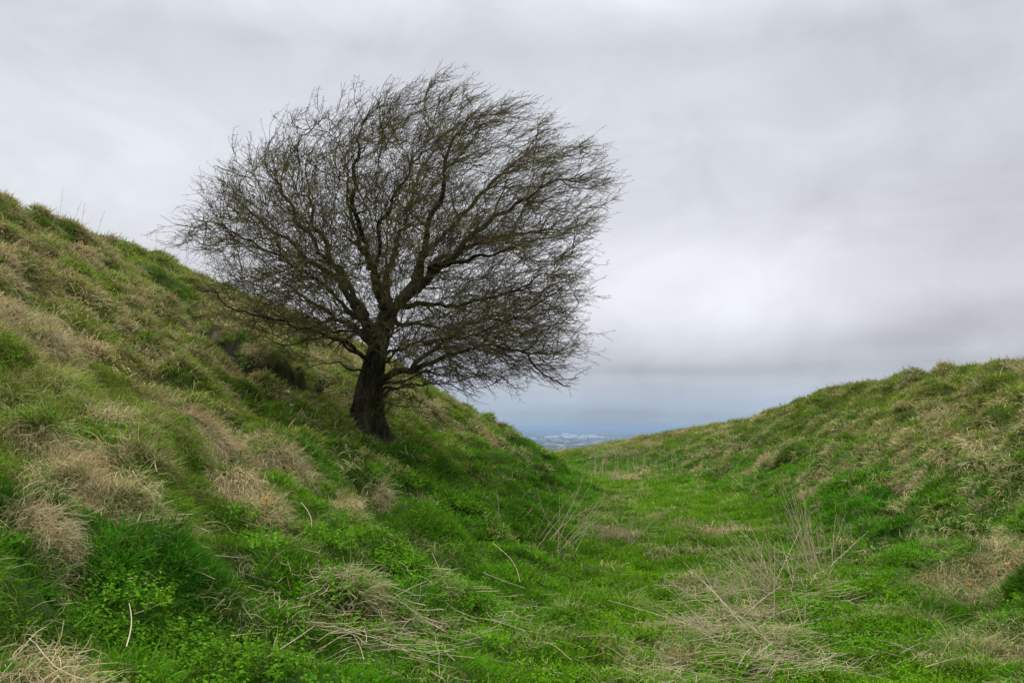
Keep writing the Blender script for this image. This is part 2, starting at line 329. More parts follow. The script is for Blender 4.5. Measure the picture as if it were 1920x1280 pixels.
# ------------------------------------------------------------------ blades and tuft kinds
def norm(v): return v / (np.linalg.norm(v, axis=-1, keepdims=True) + 1e-9)
def blades(n, rad, l0, l1, tilt, bias, droop, width, segs=4, wander=.10, el=1., floor=.006, rg=None):
    rg = rg or rng
    a = rg.random(n) * 2 * np.pi; r = rad * np.sqrt(rg.random(n)); p = np.stack([r * np.cos(a), el * r * np.sin(a), np.zeros(n)], 1)
    L = l0 + (l1 - l0) * rg.random(n) ** 1.3; az = rg.random(n) * 2 * np.pi; tl = tilt * (.3 + rg.random(n))
    d = np.stack([np.cos(az) * tl + .5 * p[:, 0] / max(rad, 1e-3) * tilt, np.sin(az) * tl + .5 * p[:, 1] / max(rad, 1e-3) * tilt, np.ones(n)], 1)
    d[:, 0] += bias * (.5 + rg.random(n) * .8); d = norm(d)
    pts = [p]
    dr = droop * (.5 + rg.random(n))
    hz = norm(np.stack([d[:, 0], d[:, 1], np.zeros(n)], 1))
    for k in range(segs):
        p = p + d * (L / segs)[:, None]; p[:, 2] = np.maximum(p[:, 2], floor + .012 * rg.random(n)); pts.append(p)
        d = norm(d + np.stack([bias * dr * .6, 0 * dr, -dr], 1) * (.6 + k * .35) + hz * (dr * .35)[:, None] + rg.normal(0, wander, (n, 3)))
    P = np.stack(pts, 1)                                   # n, segs+1, 3
    sidev = norm(np.cross(hz + rg.normal(0, .5, (n, 3)), np.array([0, 0, 1.])))
    wv = width * (.6 + .8 * rg.random(n)); prof = np.array([.8, 1., .85, .6, .3, .15, .1])[:segs]
    Lf = P[:, :segs] - sidev[:, None] * (wv[:, None] * prof)[..., None] / 2; Rt = P[:, :segs] + sidev[:, None] * (wv[:, None] * prof)[..., None] / 2
    V = np.concatenate([np.stack([Lf, Rt], 2).reshape(n, 2 * segs, 3), P[:, segs:]], 1); nv = 2 * segs + 1
    fq = [(2 * k, 2 * k + 1, 2 * k + 3, 2 * k + 2) for k in range(segs - 1)]
    base_i = (np.arange(n) * nv)[:, None]
    quads = (base_i[:, :, None] + np.array(fq)[None]).reshape(-1, 4); tris = base_i + np.array([2 * segs - 2, 2 * segs - 1, 2 * segs])[None]
    hv = np.concatenate([np.repeat(np.arange(segs) / segs, 2), [1.]])
    v = rg.random(n)
    return V.reshape(-1, 3), quads, tris, np.repeat(v, nv), np.tile(hv, n)
def pack(parts):
    V = []; Q = []; T = []; v = []; h = []; o = 0
    for a in parts:
        V.append(a[0]); Q.append(a[1] + o); T.append(a[2] + o); v.append(a[3]); h.append(a[4]); o += len(a[0])
    V = np.concatenate(V); Q = np.concatenate(Q); T = np.concatenate(T)
    return V, np.concatenate([Q.ravel(), T.ravel()]), np.concatenate([np.full(len(Q), 4), np.full(len(T), 3)]), np.concatenate(v), np.concatenate(h)
def blade_mesh(name, mat, *parts):
    V, f, s, v, h = pack(parts); return mesh_from(name, V, f, s, mat, True, {'v': v, 'h': h})
def leaves(n, rad, hmin, hmax, size, stems=True, tiltm=.55, rg=None):
    """small pointed leaves in pairs on short stems"""
    rg = rg or rng
    V = []; Q = []; T = []; vv = []; hh = []; o = 0
    for i in range(n):
        a = rg.random() * 6.283; r = rad * math.sqrt(rg.random()); bx, by = r * math.cos(a), r * math.sin(a); hgt = hmin + (hmax - hmin) * rg.random()
        tv = rg.random(); az0 = rg.random() * 6.283; lx, ly = rg.normal(0, .25, 2) * hgt
        for pair in range(3 if hgt > .5 * (hmin + hmax) else 2):
            zz = hgt * (1 - .28 * pair); az0 += 1.57; cx, cy = bx + lx * zz / hgt, by + ly * zz / hgt
            for sgn in (0, math.pi):
                az = az0 + sgn + rg.normal(0, .35); tl = rg.normal(.05, tiltm) ; L = size * (.55 + .6 * rg.random()) * (1 + .25 * pair); W = L * (.30 + .08 * rg.random())
                dx, dy = math.cos(az), math.sin(az); c, s = math.cos(tl), math.sin(tl)
                def pt(u, v_, dzv=0.): return (cx + dx * u * c - dy * v_, cy + dy * u * c + dx * v_, zz + u * s + dzv)
                V += [pt(.12 * L, 0), pt(.40 * L, -W, .10 * L), pt(.42 * L, 0, -.02 * L), pt(.40 * L, W, .10 * L), pt(.78 * L, -.55 * W, .02 * L), pt(.8 * L, 0, -.08 * L), pt(.78 * L, .55 * W, .02 * L), pt(1.12 * L, 0, -.22 * L)]
                Q += [(o + 1, o + 4, o + 5, o + 2), (o + 2, o + 5, o + 6, o + 3)]; T += [(o, o + 1, o + 2), (o, o + 2, o + 3), (o + 4, o + 7, o + 5), (o + 5, o + 7, o + 6)]
                tt = (tv + rg.random() * .3) % 1; vv += [tt] * 8; hh += [0, .2, .2, .2, .3, .3, .3, .5]; o += 8
    return np.array(V), np.array(Q), np.array(T), np.array(vv), np.array(hh)
protos = {}
def coll(name, meshes):
    c = bpy.data.collections.new(name)
    for i, me in enumerate(meshes):
        c.objects.link(bpy.data.objects.new('%s_tuft.%03d' % (name, i), me))
    protos[name] = c
coll('green', [blade_mesh('green_tuft', M_grass, blades(90, .13, .03, .10, .75, .12, .22, .0045, 3), blades(7, .10, .08, .16, .5, .4, .3, .004, 4)) for _ in range(6)])
coll('short', [blade_mesh('short_turf', M_grass, blades(80, .13, .03, .085, .7, .2, .2, .004, 3), leaves(9, .12, .02, .05, .022)) for _ in range(5)])
coll('dry', [blade_mesh('dry_tuft', M_dry, blades(110, .12, .06, .27, .6, .5, .42, .0034, 5, .26, 1.1)) for _ in range(6)])
coll('mixed', [blade_mesh('mixed_tuft', M_grass, blades(80, .14, .04, .14, .65, .35, .32, .0038, 4, .22)) for _ in range(5)])
coll('green_far', [blade_mesh('green_tuft', M_grass, blades(50, .13, .03, .085, .75, .12, .22, .0095, 3), blades(4, .10, .08, .16, .5, .4, .3, .008, 3)) for _ in range(6)])
coll('short_far', [blade_mesh('short_turf', M_grass, blades(45, .13, .03, .09, .7, .2, .2, .010, 3)) for _ in range(5)])
coll('dry_far', [blade_mesh('dry_tuft', M_dry, blades(60, .12, .05, .20, .6, .5, .42, .0075, 4, .26, 1.1)) for _ in range(6)])
coll('mixed_far', [blade_mesh('mixed_tuft', M_grass, blades(46, .14, .04, .14, .65, .35, .32, .0085, 4, .22)) for _ in range(5)])
coll('herb', [blade_mesh('herb_patch', M_leaf, leaves(24, .15, .04, .13, .026)) for _ in range(6)])
coll('fine', [blade_mesh('fine_herb', M_leaf, leaves(26, .15, .025, .075, .017, tiltm=.7)) for _ in range(5)])
def gn_scatter(name, cname, pos, eul, scl, tint, pick, label):
    me = bpy.data.meshes.new(name); n = len(pos); me.vertices.add(n); me.vertices.foreach_set('co', np.asarray(pos, np.float32).ravel())
    me.attributes.new('rot', 'FLOAT_VECTOR', 'POINT').data.foreach_set('vector', np.asarray(eul, np.float32).ravel())
    me.attributes.new('scl', 'FLOAT', 'POINT').data.foreach_set('value', np.asarray(scl, np.float32))
    me.attributes.new('pick', 'INT', 'POINT').data.foreach_set('value', np.asarray(pick, np.int32))
    me.attributes.new('tint', 'FLOAT_COLOR', 'POINT').data.foreach_set('color', np.c_[tint, np.ones(n)].astype(np.float32).ravel())
    ob = link(name, me); tag(ob, label=label, kind='stuff')
    g = bpy.data.node_groups.new(name, 'GeometryNodeTree'); g.interface.new_socket('Geometry', in_out='INPUT', socket_type='NodeSocketGeometry'); g.interface.new_socket('Geometry', in_out='OUTPUT', socket_type='NodeSocketGeometry')
    N = g.nodes; Lk = g.links; gi = N.new('NodeGroupInput'); go = N.new('NodeGroupOutput')
    ci = N.new('GeometryNodeCollectionInfo'); ci.inputs[0].default_value = protos[cname]; ci.inputs[1].default_value = True; ci.inputs[2].default_value = True
    ip = N.new('GeometryNodeInstanceOnPoints'); ip.inputs['Pick Instance'].default_value = True
    def att(nm, typ):
        a = N.new('GeometryNodeInputNamedAttribute'); a.data_type = typ; a.inputs[0].default_value = nm; return a.outputs[0]
    e2 = N.new('FunctionNodeEulerToRotation'); Lk.new(att('rot', 'FLOAT_VECTOR'), e2.inputs[0])
    Lk.new(gi.outputs[0], ip.inputs['Points']); Lk.new(ci.outputs[0], ip.inputs['Instance']); Lk.new(e2.outputs[0], ip.inputs['Rotation'])
    Lk.new(att('scl', 'FLOAT'), ip.inputs['Scale']); Lk.new(att('pick', 'INT'), ip.inputs['Instance Index']); Lk.new(ip.outputs[0], go.inputs[0])
    md = ob.modifiers.new('scatter', 'NODES'); md.node_group = g
    return ob
def frames(x, y, jit, up=.35):
    """stand on the slope, local X down the fall line"""
    a, b = grad(x, y); n = np.stack([-a, -b, np.ones_like(a)], 1); n = norm(n); n = norm(n + np.array([0, 0, up]))
    dn = np.stack([-a, -b, 0 * a], 1); s = np.linalg.norm(dn, axis=1); ang = np.arctan2(dn[:, 1], dn[:, 0]) + rng.normal(0, 1, len(a)) * (jit + .9 * np.exp(-s * 7))
    Xv = np.stack([np.cos(ang), np.sin(ang), 0 * ang], 1); Xv = norm(Xv - n * (Xv * n).sum(1, keepdims=True)); Yv = np.cross(n, Xv)
    return np.stack([np.arctan2(Yv[:, 2], n[:, 2]), -np.arcsin(np.clip(Xv[:, 2], -1, 1)), np.arctan2(Xv[:, 1], Xv[:, 0])], 1)
# ---- points over the banks, thinning out with distance
def sprinkle(r0, r1, dens, half=R_(50)):
    n = int((r1 * r1 - r0 * r0) * half * dens); r = np.sqrt(r0 * r0 + (r1 * r1 - r0 * r0) * rng.random(n)); a = (rng.random(n) * 2 - 1) * half
    return r * np.sin(a), r * np.cos(a), r
bands = [(2.2, 9, 105, 1.0), (9, 14, 85, 1.05), (14, 20, 60, 1.15), (20, 28, 40, 1.3), (28, 38, 24, 1.5), (38, 58, 9, 2.)]
xs, ys, rs, sc = [], [], [], []
for r0, r1, d, s in bands:
    a, b, r = sprinkle(r0, r1, d); xs.append(a); ys.append(b); rs.append(r); sc.append(np.full(len(a), s))
xs = np.concatenate(xs); ys = np.concatenate(ys); rs = np.concatenate(rs); sc = np.concatenate(sc)
ga, gb_ = grad(xs, ys); st_ = np.hypot(ga, gb_) > .72; cp = np.nonzero(st_)[0]; cp = np.concatenate([cp, cp[rng.random(len(cp)) < .5]])
xs = np.concatenate([xs, xs[cp] + rng.normal(0, .07, len(cp))]); ys = np.concatenate([ys, ys[cp] + rng.normal(0, .07, len(cp))]); rs = np.concatenate([rs, rs[cp]]); sc = np.concatenate([sc, sc[cp]])
dry, lush, herb, yel, side, zz = masks(xs, ys)
_, sl = cut(xs, ys)
TB = (-2.17, 13.3)
keep = (rng.random(len(xs)) > sl * 1.12) & (np.hypot(xs - TB[0], ys - TB[1]) > .27)
xs, ys, rs, sc, dry, lush, herb, yel, side, zz = [a[keep] for a in (xs, ys, rs, sc, dry, lush, herb, yel, side, zz)]
u = rng.random(len(xs)); floorm = np.clip(1 - np.abs(side) / 1.0, 0, 1)
kind = np.where(u < dry * .9, 0, np.where(rng.random(len(xs)) < herb * .85, 1, 2))   # 0 dry 1 herb 2 green
clump = fbm(xs, ys, 2.6, 2, 12); big = fbm(xs, ys, .5, 2, 13)
green_deep = np.array([.008, .105, .003]); green_bright = np.array([.165, .315, .004]); olive = np.array([.205, .250, .022]); green_mid = np.array([.062, .200, .004])
lush_c = np.clip(lush, 0, 1)[:, None]; yl = np.clip(np.maximum(yel, floorm * .5), 0, 1)[:, None]
hi = np.clip(ss((np.abs(side) - 1.) / 4.), 0, 1)[:, None]
tint = green_mid * (1 - hi * .7) + olive * hi * .7
tint = tint * (1 - yl * .8) + green_bright * yl * .8
tint = tint * (1 - lush_c * .85) + green_deep * lush_c * .85
tint = tint * (.45 + 1.1 * clump[:, None]) * (.85 + .3 * big[:, None]) * rng.uniform(.6, 1.4, (len(xs), 1))  # natural tint variation, widened to imitate the shading between tufts
def emit(name, cname, sel, tintarr, npick, label, smul=1., jit=.8, up=.35, sink=.004):
    x, y = xs[sel], ys[sel]; s = sc[sel] * smul * rng.uniform(.75, 1.25, sel.sum())
    P_ = np.stack([x, y, Hm(x, y) - sink], 1); fr = frames(x, y, jit, up); pk = rng.integers(0, npick, len(x)); tt_ = tintarr[sel]
    if cname + '_far' in protos:
        f = rs[sel] > 9.5
        gn_scatter(name, cname, P_[~f], fr[~f], s[~f], tt_[~f], pk[~f], label + ', near the viewer'); gn_scatter(name, cname + '_far', P_[f], fr[f], s[f], tt_[f], pk[f], label + ', farther off')
    else: gn_scatter(name, cname, P_, fr, s, tt_, pk, label)
g = kind == 2
short = g & ((rng.random(len(xs)) < np.clip(np.maximum(floorm, yel), 0, .9)))
mixed = g & ~short & (rng.random(len(xs)) < np.clip(hi[:, 0] * .55 * (1 - lush) + dry * .3, 0, 1))
emit('green_grass', 'green', g & ~short & ~mixed, tint, 6, 'short green grass over the banks')
emit('short_turf', 'short', short, tint, 5, 'low bright turf on the ditch floor')
mt = tint * .75 + np.array([.16, .14, .065]) * .25
emit('long_grass', 'mixed', mixed, mt, 5, 'longer olive grass leaning down the banks', jit=.6)
dt = np.array([.56, .465, .25]) * (1 - .35 * rng.random((len(xs), 1))) + np.array([.02, -.012, -.01]) * rng.normal(0, 1, (len(xs), 1)); dt = np.clip(dt, .05, .6)
strong = np.clip(dry * 1.3, 0, 1)[:, None]; dt = dt * (.55 + .45 * strong) + tint * .5 * (1 - strong)
emit('dry_grass', 'dry', kind == 0, dt, 6, 'tan dry grass combed down the banks', jit=.5, up=.15)
ht = np.array([.095, .235, .010]) * (.5 + .85 * rng.random((len(xs), 1))) * (1 - .25 * lush_c)
hb = (kind == 1)
fine = hb & ((rng.random(len(xs)) < .35) | (rs > 14))
emit('herb_patch', 'herb', hb & ~fine, ht, 6, 'low leafy green herbs along the foot of the banks', up=1., smul=.85)
extra = (short | (g & (rng.random(len(xs)) < .12))) & (rng.random(len(xs)) < .6)
emit('fine_herbs', 'fine', fine | extra, ht * np.array([1.15, 1.05, .8]), 5, 'fine leafy ground cover between the grass', up=1.)
# ------------------------------------------------------------------ tubes
def tubes(P, Rd, sides, v=None, rg=None):
    """P (n,k,3) centre lines, Rd (n,k) radii"""
    rg = rg or rng
    n, k, _ = P.shape; T = np.empty_like(P); T[:, 1:-1] = P[:, 2:] - P[:, :-2] if k > 2 else 0; T[:, 0] = P[:, 1] - P[:, 0]; T[:, -1] = P[:, -1] - P[:, -2]; T = norm(T)
    ref = norm(rg.normal(0, 1, (n, 3))); d0 = norm(P[:, -1] - P[:, 0]); ref = norm(ref - d0 * (ref * d0).sum(1, keepdims=True))
    U = norm(np.cross(T, ref[:, None].repeat(k, 1))); W = np.cross(T, U)
    a = np.arange(sides) * 2 * np.pi / sides
    V = P[:, :, None] + Rd[:, :, None, None] * (U[:, :, None] * np.cos(a)[None, None, :, None] + W[:, :, None] * np.sin(a)[None, None, :, None])
    ii = np.arange(n * k * sides).reshape(n, k, sides); nx = np.roll(ii, -1, 2)
    Q = np.stack([ii[:, :-1], nx[:, :-1], nx[:, 1:], ii[:, 1:]], -1).reshape(-1, 4)
    vv = np.repeat(rg.random(n) if v is None else v, k * sides)
    return V.reshape(-1, 3), Q, vv
def tube_mesh(name, mat, L, origin=(0, 0, 0)):
    V = []; Q = []; v = []; o = 0
    for a in L: V.append(a[0]); Q.append(a[1] + o); v.append(a[2]); o += len(a[0])
    V = np.concatenate(V) - np.array(origin); Q = np.concatenate(Q); v = np.concatenate(v)
    return mesh_from(name, V, Q, np.full(len(Q), 4), mat, True, {'v': v})
# ------------------------------------------------------------------ hawthorn
TBZ = float(H(np.array([TB[0]]), np.array([TB[1]]))[0]); ORG = np.array([TB[0], TB[1], TBZ])
def tp(px, py, dy=0.):
    """point of the tree at its own distance (13.3 m) plus depth dy"""
    c, s = math.cos(PITCH), math.sin(PITCH); d = np.array(pixdir(px, py)); d = d / d[1]
    p = np.array([0, 0, EYE]) + d * TB[1]; return p + np.array([0, dy, 0])
OUT = [(368,402),(392,350),(455,295),(548,240),(640,205),(715,215),(800,178),(880,190),(960,218),(1035,205),(1078,262),(1120,305),(1150,380),(1115,450),(1090,520),(1125,590),(1085,660),(1075,735),(1000,735),(935,752),(850,738),(780,735),(735,690),(650,655),(545,655),(440,628),(365,562),(340,470)]
CC = tp(750, 455); oa = []; orr = []
for p in OUT:
    d_ = tp(*p) - CC; oa.append(math.atan2(d_[2], d_[0])); orr.append(math.hypot(d_[0], d_[2]))
o_ = np.argsort(oa); oa = np.array(oa)[o_]; orr = np.array(orr)[o_]
def crownk(p):
    d_ = p - CC; a = np.arctan2(d_[..., 2], d_[..., 0]); R = np.interp(a, oa, orr, period=2 * np.pi)
    R = R * (.965 + .16 * (vn((a + 3.2) * 4.2, d_[..., 1] * .9 + 7) - .5) + .10 * (vn((a + 3.2) * 11., d_[..., 1] * 1.5) - .5))
    return np.sqrt((np.hypot(d_[..., 0], d_[..., 2]) / R) ** 2 + (d_[..., 1] / 3.1) ** 2)
def smooth_line(pts, step):
    """pts (x,y,z,r) resampled evenly"""
    q = cr4(pts); s = np.concatenate([[0], np.cumsum(np.linalg.norm(np.diff(q[:, :3], axis=0), axis=1))]); n = max(3, int(s[-1] / step) + 1); t = np.linspace(0, s[-1], n)
    return np.stack([np.interp(t, s, q[:, i]) for i in range(4)], 1)
def cr4(p):
    p = np.array(p, float); out = []
    for i in range(len(p) - 1):
        a = p[max(i - 1, 0)]; b = p[i]; c = p[i + 1]; d = p[min(i + 2, len(p) - 1)]
        for k in range(6):
            t = k / 6; out.append(.5 * ((2 * b) + (-a + c) * t + (2 * a - 5 * b + 4 * c - d) * t * t + (-a + 3 * b - 3 * c + d) * t ** 3))
    out.append(p[-1]); return np.array(out)
trg = np.random.default_rng(21)
LIMBS = [  # (px, py, depth) ..., start radius, end radius
    ([(716,612,0),(745,572,0),(785,527,-.1),(830,487,-.2),(880,442,-.3),(940,402,-.4),(1010,366,-.5),(1090,345,-.6)], .125, .015),
    ([(785,527,-.1),(802,470,-.5),(828,400,-.9),(850,330,-1.1),(885,262,-1.2),(935,205,-1.3)], .075, .010),
    ([(716,620,0),(716,560,.2),(724,500,.4),(742,430,.6),(762,350,.7),(790,270,.8),(832,190,.9)], .100, .010),
    ([(716,575,.1),(697,492,-.5),(682,420,-.9),(690,340,-1.2),(718,262,-1.4),(765,195,-1.5)], .070, .010),
    ([(708,645,0),(682,582,.2),(642,520,.3),(602,452,.4),(572,380,.4),(562,310,.5),(600,235,.5)], .085, .010),
    ([(650,532,.3),(582,482,0),(512,432,-.4),(450,378,-.6),(388,345,-.7)], .050, .008),
    ([(704,650,0),(652,602,.4),(590,562,.8),(520,522,1.1),(440,480,1.3),(368,440,1.4)], .060, .008),
    ([(698,682,0),(642,640,-.5),(572,622,-1.),(500,600,-1.4),(440,570,-1.6)], .038, .007),
    ([(704,712,0),(740,698,-.1),(775,693,-.15),(808,677,-.2),(850,666,-.3),(905,652,-.4),(958,664,-.5),(1000,694,-.5),(1050,726,-.6)], .075, .010),
    ([(775,693,-.15),(822,642,.2),(880,607,.5),(950,592,.8),(1045,600,1.)], .040, .007),
    ([(742,577,0),(790,571,0),(830,583,-.1),(890,576,-.2),(950,552,-.4),(1020,532,-.6),(1100,520,-.8)], .058, .009),
    ([(718,600,0),(724,530,-.7),(742,460,-1.3),(785,400,-1.8),(850,345,-2.2)], .060, .008),
    ([(720,600,.1),(705,520,.9),(690,450,1.5),(700,370,1.9),(740,290,2.2)], .060, .008),
    ([(735,590,0),(815,482,.6),(925,425,1.),(1040,395,1.3),(1140,383,1.4)], .070, .009),
    ([(808,505,-.1),(880,500,-.6),(980,482,-1.),(1080,462,-1.3)], .050, .008),
    ([(750,565,.1),(802,450,.6),(888,345,.9),(975,265,1.),(1045,195,1.)], .075, .009),
    ([(700,640,.05),(640,560,-.6),(560,505,-1.2),(480,470,-1.7)], .050, .008),
    ([(690,610,.1),(625,500,-.2),(560,400,-.4),(505,320,-.5),(470,275,-.5)], .060, .008),
    ([(690,500,.2),(655,400,.3),(640,300,.3),(660,215,.2)], .050, .008),
    ([(800,640,.1),(870,640,-.7),(960,620,-1.3),(1050,560,-1.6)], .030, .006),
    ([(716,600,.05),(800,600,1.1),(900,570,1.8),(1000,540,2.2)], .045, .007),
    ([(712,640,.05),(640,610,1.),(560,590,1.7),(500,570,2.1)], .045, .007),
    ([(700,684,-.1),(664,652,-.5),(615,640,-.8),(560,652,-1.),(520,640,-1.1)], .030, .005),
    ([(706,664,-.12),(694,628,-.6),(664,604,-1.),(640,560,-1.2)], .030, .005),
    ([(714,650,-.12),(750,628,-.6),(790,622,-1.),(840,640,-1.2)], .026, .005),
    ([(712,668,.1),(770,640,.5),(830,620,.8),(900,640,1.)], .026, .005),
    ([(700,752,-.1),(745,738,-.4),(810,732,-.7),(885,742,-.9)], .022, .005),
    ([(712,722,-.12),(760,712,-.5),(820,700,-.9),(890,705,-1.1)], .024, .005),
    ([(700,705,-.16),(668,688,-.6),(632,690,-.9),(596,700,-1.)], .024, .005),
    ([(716,690,-.1),(750,668,-.7),(800,655,-1.1),(860,668,-1.3)], .026, .005),
    ([(706,742,-.14),(745,752,-.5),(800,760,-.8)], .018, .005),
    ([(712,735,0),(760,728,.6),(830,712,1.),(900,720,1.3)], .024, .005),
]
tree = bpy.data.objects.new('hawthorn_tree', None); col.objects.link(tree); tree.location = ORG.tolist()
tag(tree, 'bare wind-swept hawthorn tree with dense dark twigs growing on the left bank', 'tree')
# trunk: fluted, flaring at the roots
tl = smooth_line([(*tp(680, 845), .34), (*tp(683, 822), .285), (*tp(685, 795), .25), (*tp(687, 760), .232), (*tp(692, 720), .205), (*tp(699, 688), .185), (*tp(707, 655), .165), (*tp(714, 625), .145), (*tp(718, 598), .115), (*tp(722, 580), .07)], .035)
ns_ = 56; an = np.arange(ns_) * 2 * np.pi / ns_; rings = []
for i, (x, y, z, r) in enumerate(tl):
    hgt = z - TBZ; fl = 1 + .10 * np.sin(an * 3 + .6 + hgt * .5) + .085 * np.sin(an * 5 + 2 + hgt * .9) + .05 * np.sin(an * 9 + 1.3 * hgt) + .05 * (vn(an * 3.2 + 5, np.full(ns_, z * 3.)) - .5)
    fl += np.exp(-max(hgt, -.1) * 4.0) * (.14 + .20 * np.sin(an * 4 + 1.) + .12 * np.sin(an * 7 + 2.2))
    rr = r * .86 * fl + .018 * (vn(an * 9., np.full(ns_, z * 7. + 3)) - .5)
    rings.append(np.stack([x + rr * np.cos(an), y + rr * np.sin(an), np.full(ns_, z)], 1))
rv = np.array(rings); k_ = len(rings); ii = np.arange(k_ * ns_).reshape(k_, ns_); nx = np.roll(ii, -1, 1)
q = np.stack([ii[:-1], nx[:-1], nx[1:], ii[1:]], -1).reshape(-1, 4)
link('trunk', mesh_from('trunk', rv.reshape(-1, 3) - ORG, q, np.full(len(q), 4), M_trunk, True, {'v': np.zeros(k_ * ns_)}), tree)
def wind(p):
    hgt = p[:, 2] - TBZ; wgt = .02 + .22 * ss((hgt - 3.0) / 1.6) + .11 * ss((p[:, 0] - CC[0] + .2) / 2.5)
    left = ss((CC[0] - 1.0 - p[:, 0]) / 2.0)
    wgt = wgt * (1 - .75 * left * (1 - ss((hgt - 3.4) / 1.2)))
    return np.stack([wgt, 0 * wgt, wgt * .22], 1)
def grow(p0, d0, L, k, wander, out=.05, kmax=1.02, crop=True):
    """n branches grown in k steps; the ones leaving the crown are cut short"""
    n = len(p0); P = [p0]; p = p0; d = norm(d0); st = (L / k)[:, None]; alive = np.ones(n, bool)
    lim = kmax + trg.normal(0, .07, n)
    for _ in range(k):
        d = norm(d + trg.normal(0, wander, (n, 3)) + wind(p) + out * norm(p - (CC - np.array([0, 0, .9]))))
        q_ = p + d * st
        if crop:
            ok = (crownk(q_) < lim) | (crownk(q_) < crownk(p)); alive &= ok; q_ = np.where(alive[:, None], q_, p + (q_ - p) * .02)
        p = q_; P.append(p)
    return np.stack(P, 1)
def side_dirs(t, lo, hi):
    n = len(t); r_ = trg.normal(0, 1, (n, 3)); perp = norm(r_ - t * (r_ * t).sum(1, keepdims=True)); a = trg.uniform(lo, hi, n)[:, None]
    return norm(t * np.cos(a) + perp * np.sin(a))
def spawn(P, Rd, spacing, lo, hi, t0=.15):
    """points along every branch of a batch, with tangent, radius and position along it"""
    seg = np.diff(P, axis=1); sl_ = np.linalg.norm(seg, axis=2); tot = sl_.sum(1)
    cnt = trg.poisson(np.clip(tot * (1 - t0) / spacing, 0, 200)); src = np.repeat(np.arange(len(P)), cnt)
    if not len(src): return None
    t = t0 + (1 - t0) * trg.random(len(src)); cum = np.concatenate([np.zeros((len(P), 1)), np.cumsum(sl_, 1)], 1); s = t * tot[src]
    k = np.clip((cum[src] <= s[:, None]).sum(1) - 1, 0, seg.shape[1] - 1); f = np.clip((s - cum[src, k]) / (sl_[src, k] + 1e-9), 0, 1)
    p = P[src, k] + seg[src, k] * f[:, None]; tg = norm(seg[src, k]); r = Rd[src, k] * (1 - f) + Rd[src, k + 1] * f
    return p, side_dirs(tg, lo, hi), r, t, src
def lin(n, k, r0, r1):
    f = np.linspace(0, 1, k + 1)[None]; return r0[:, None] * (1 - f) + r1 * f
lines = []; SP = []; ST = []; SR = []; SI = []
FORK = tp(712, 640)
for li, (pts, r0, r1) in enumerate(LIMBS):
    raw = [(*tp(a, b, c), 0) for a, b, c in pts]; n_ = len(raw)
    raw = [(x, y, z, r0 * (.90 if i == 0 else .66) * (1 - i / (n_ - 1)) ** 1.35 + r1 * .9) for i, (x, y, z, _) in enumerate(raw)]
    ln = smooth_line(raw, .09); cut_ = np.nonzero((crownk(ln[:, :3]) > .86) & (ln[:, 2] > CC[2] - .9))[0]; cut_ = cut_[cut_ > len(ln) * .5]
    if len(cut_): ln = ln[:max(8, cut_[0])]; ln[-6:, 3] = np.minimum(ln[-6:, 3], np.linspace(ln[-6, 3], .006, 6))
    m_ = len(ln); wob = trg.normal(0, 1, (m_, 3)); wob = (wob + np.roll(wob, 1, 0) + np.roll(wob, -1, 0)) / 3; wob[0] = 0
    sl_ = np.cumsum(trg.normal(0, 1, (m_, 3)), 0) * .012; sl_ -= np.linspace(0, 1, m_)[:, None] * sl_[-1]
    ln[:, :3] += wob * .045 + sl_; ln[:, 3] *= 1 + trg.normal(0, .07, m_); lines.append(ln)
    tg = norm(np.gradient(ln[:, :3], axis=0)); s_ = slice(3 if r0 > .03 else 1, None)
    SP.append(ln[s_, :3]); ST.append(tg[s_]); SR.append(ln[s_, 3]); SI.append(np.full(len(ln[s_]), li))
SP = np.concatenate(SP); ST = np.concatenate(ST); SR = np.concatenate(SR); SI = np.concatenate(SI); SD = np.linalg.norm(SP - FORK, axis=1)
# branches that reach out into every empty part of the crown
tg_pts = []
lo_, hi_ = CC - np.array([4.0, 3.0, 3.2]), CC + np.array([4.0, 3.0, 3.2])
for q_ in lo_ + (hi_ - lo_) * trg.random((9000, 3)):
    if crownk(q_) > .97 or H(np.array([q_[0]]), np.array([q_[1]]))[0] + .35 > q_[2]: continue
    if tg_pts and np.min(np.linalg.norm(np.array(tg_pts) - q_, axis=1)) < .40: continue
    tg_pts.append(q_)
tg_pts = sorted(tg_pts, key=lambda v: np.linalg.norm(v - FORK)); fillers = {i: [] for i in range(len(LIMBS))}
for q_ in tg_pts:
    dv = q_ - SP; ds = np.linalg.norm(dv, axis=1); dirn = dv / (ds[:, None] + 1e-6); cs_ = (dirn * ST).sum(1)
    cost = ds * (1.25 - .55 * cs_) + 9 * (SD > np.linalg.norm(q_ - FORK) + .15); i = int(cost.argmin())
    if ds[i] < .22 or ds[i] > 1.9: continue
    p = SP[i]; d = norm(ST[i] * .7 + dirn[i] * .6 + trg.normal(0, .25, 3)); K_ = 10; st = ds[i] * 1.12 / K_; P = [p]
    for _ in range(K_):
        d = norm(d * .75 + norm(q_ - p) * .38 + trg.normal(0, .15, 3) + wind(p[None])[0] * .5); p = p + d * st; P.append(p)
    P = np.array(P); ra = float(np.clip(SR[i] * .72, .0065, .034)); R_l = np.linspace(ra, .0048, K_ + 1)
    fillers[int(SI[i])].append((P, R_l)); tg = norm(np.gradient(P, axis=0))
    SP = np.concatenate([SP, P[2:]]); ST = np.concatenate([ST, tg[2:]]); SR = np.concatenate([SR, R_l[2:]]); SI = np.concatenate([SI, np.full(K_ - 1, SI[i])]); SD = np.concatenate([SD, np.linalg.norm(P[2:] - FORK, axis=1)])
print('fillers', sum(len(v) for v in fillers.values()))
LV = []
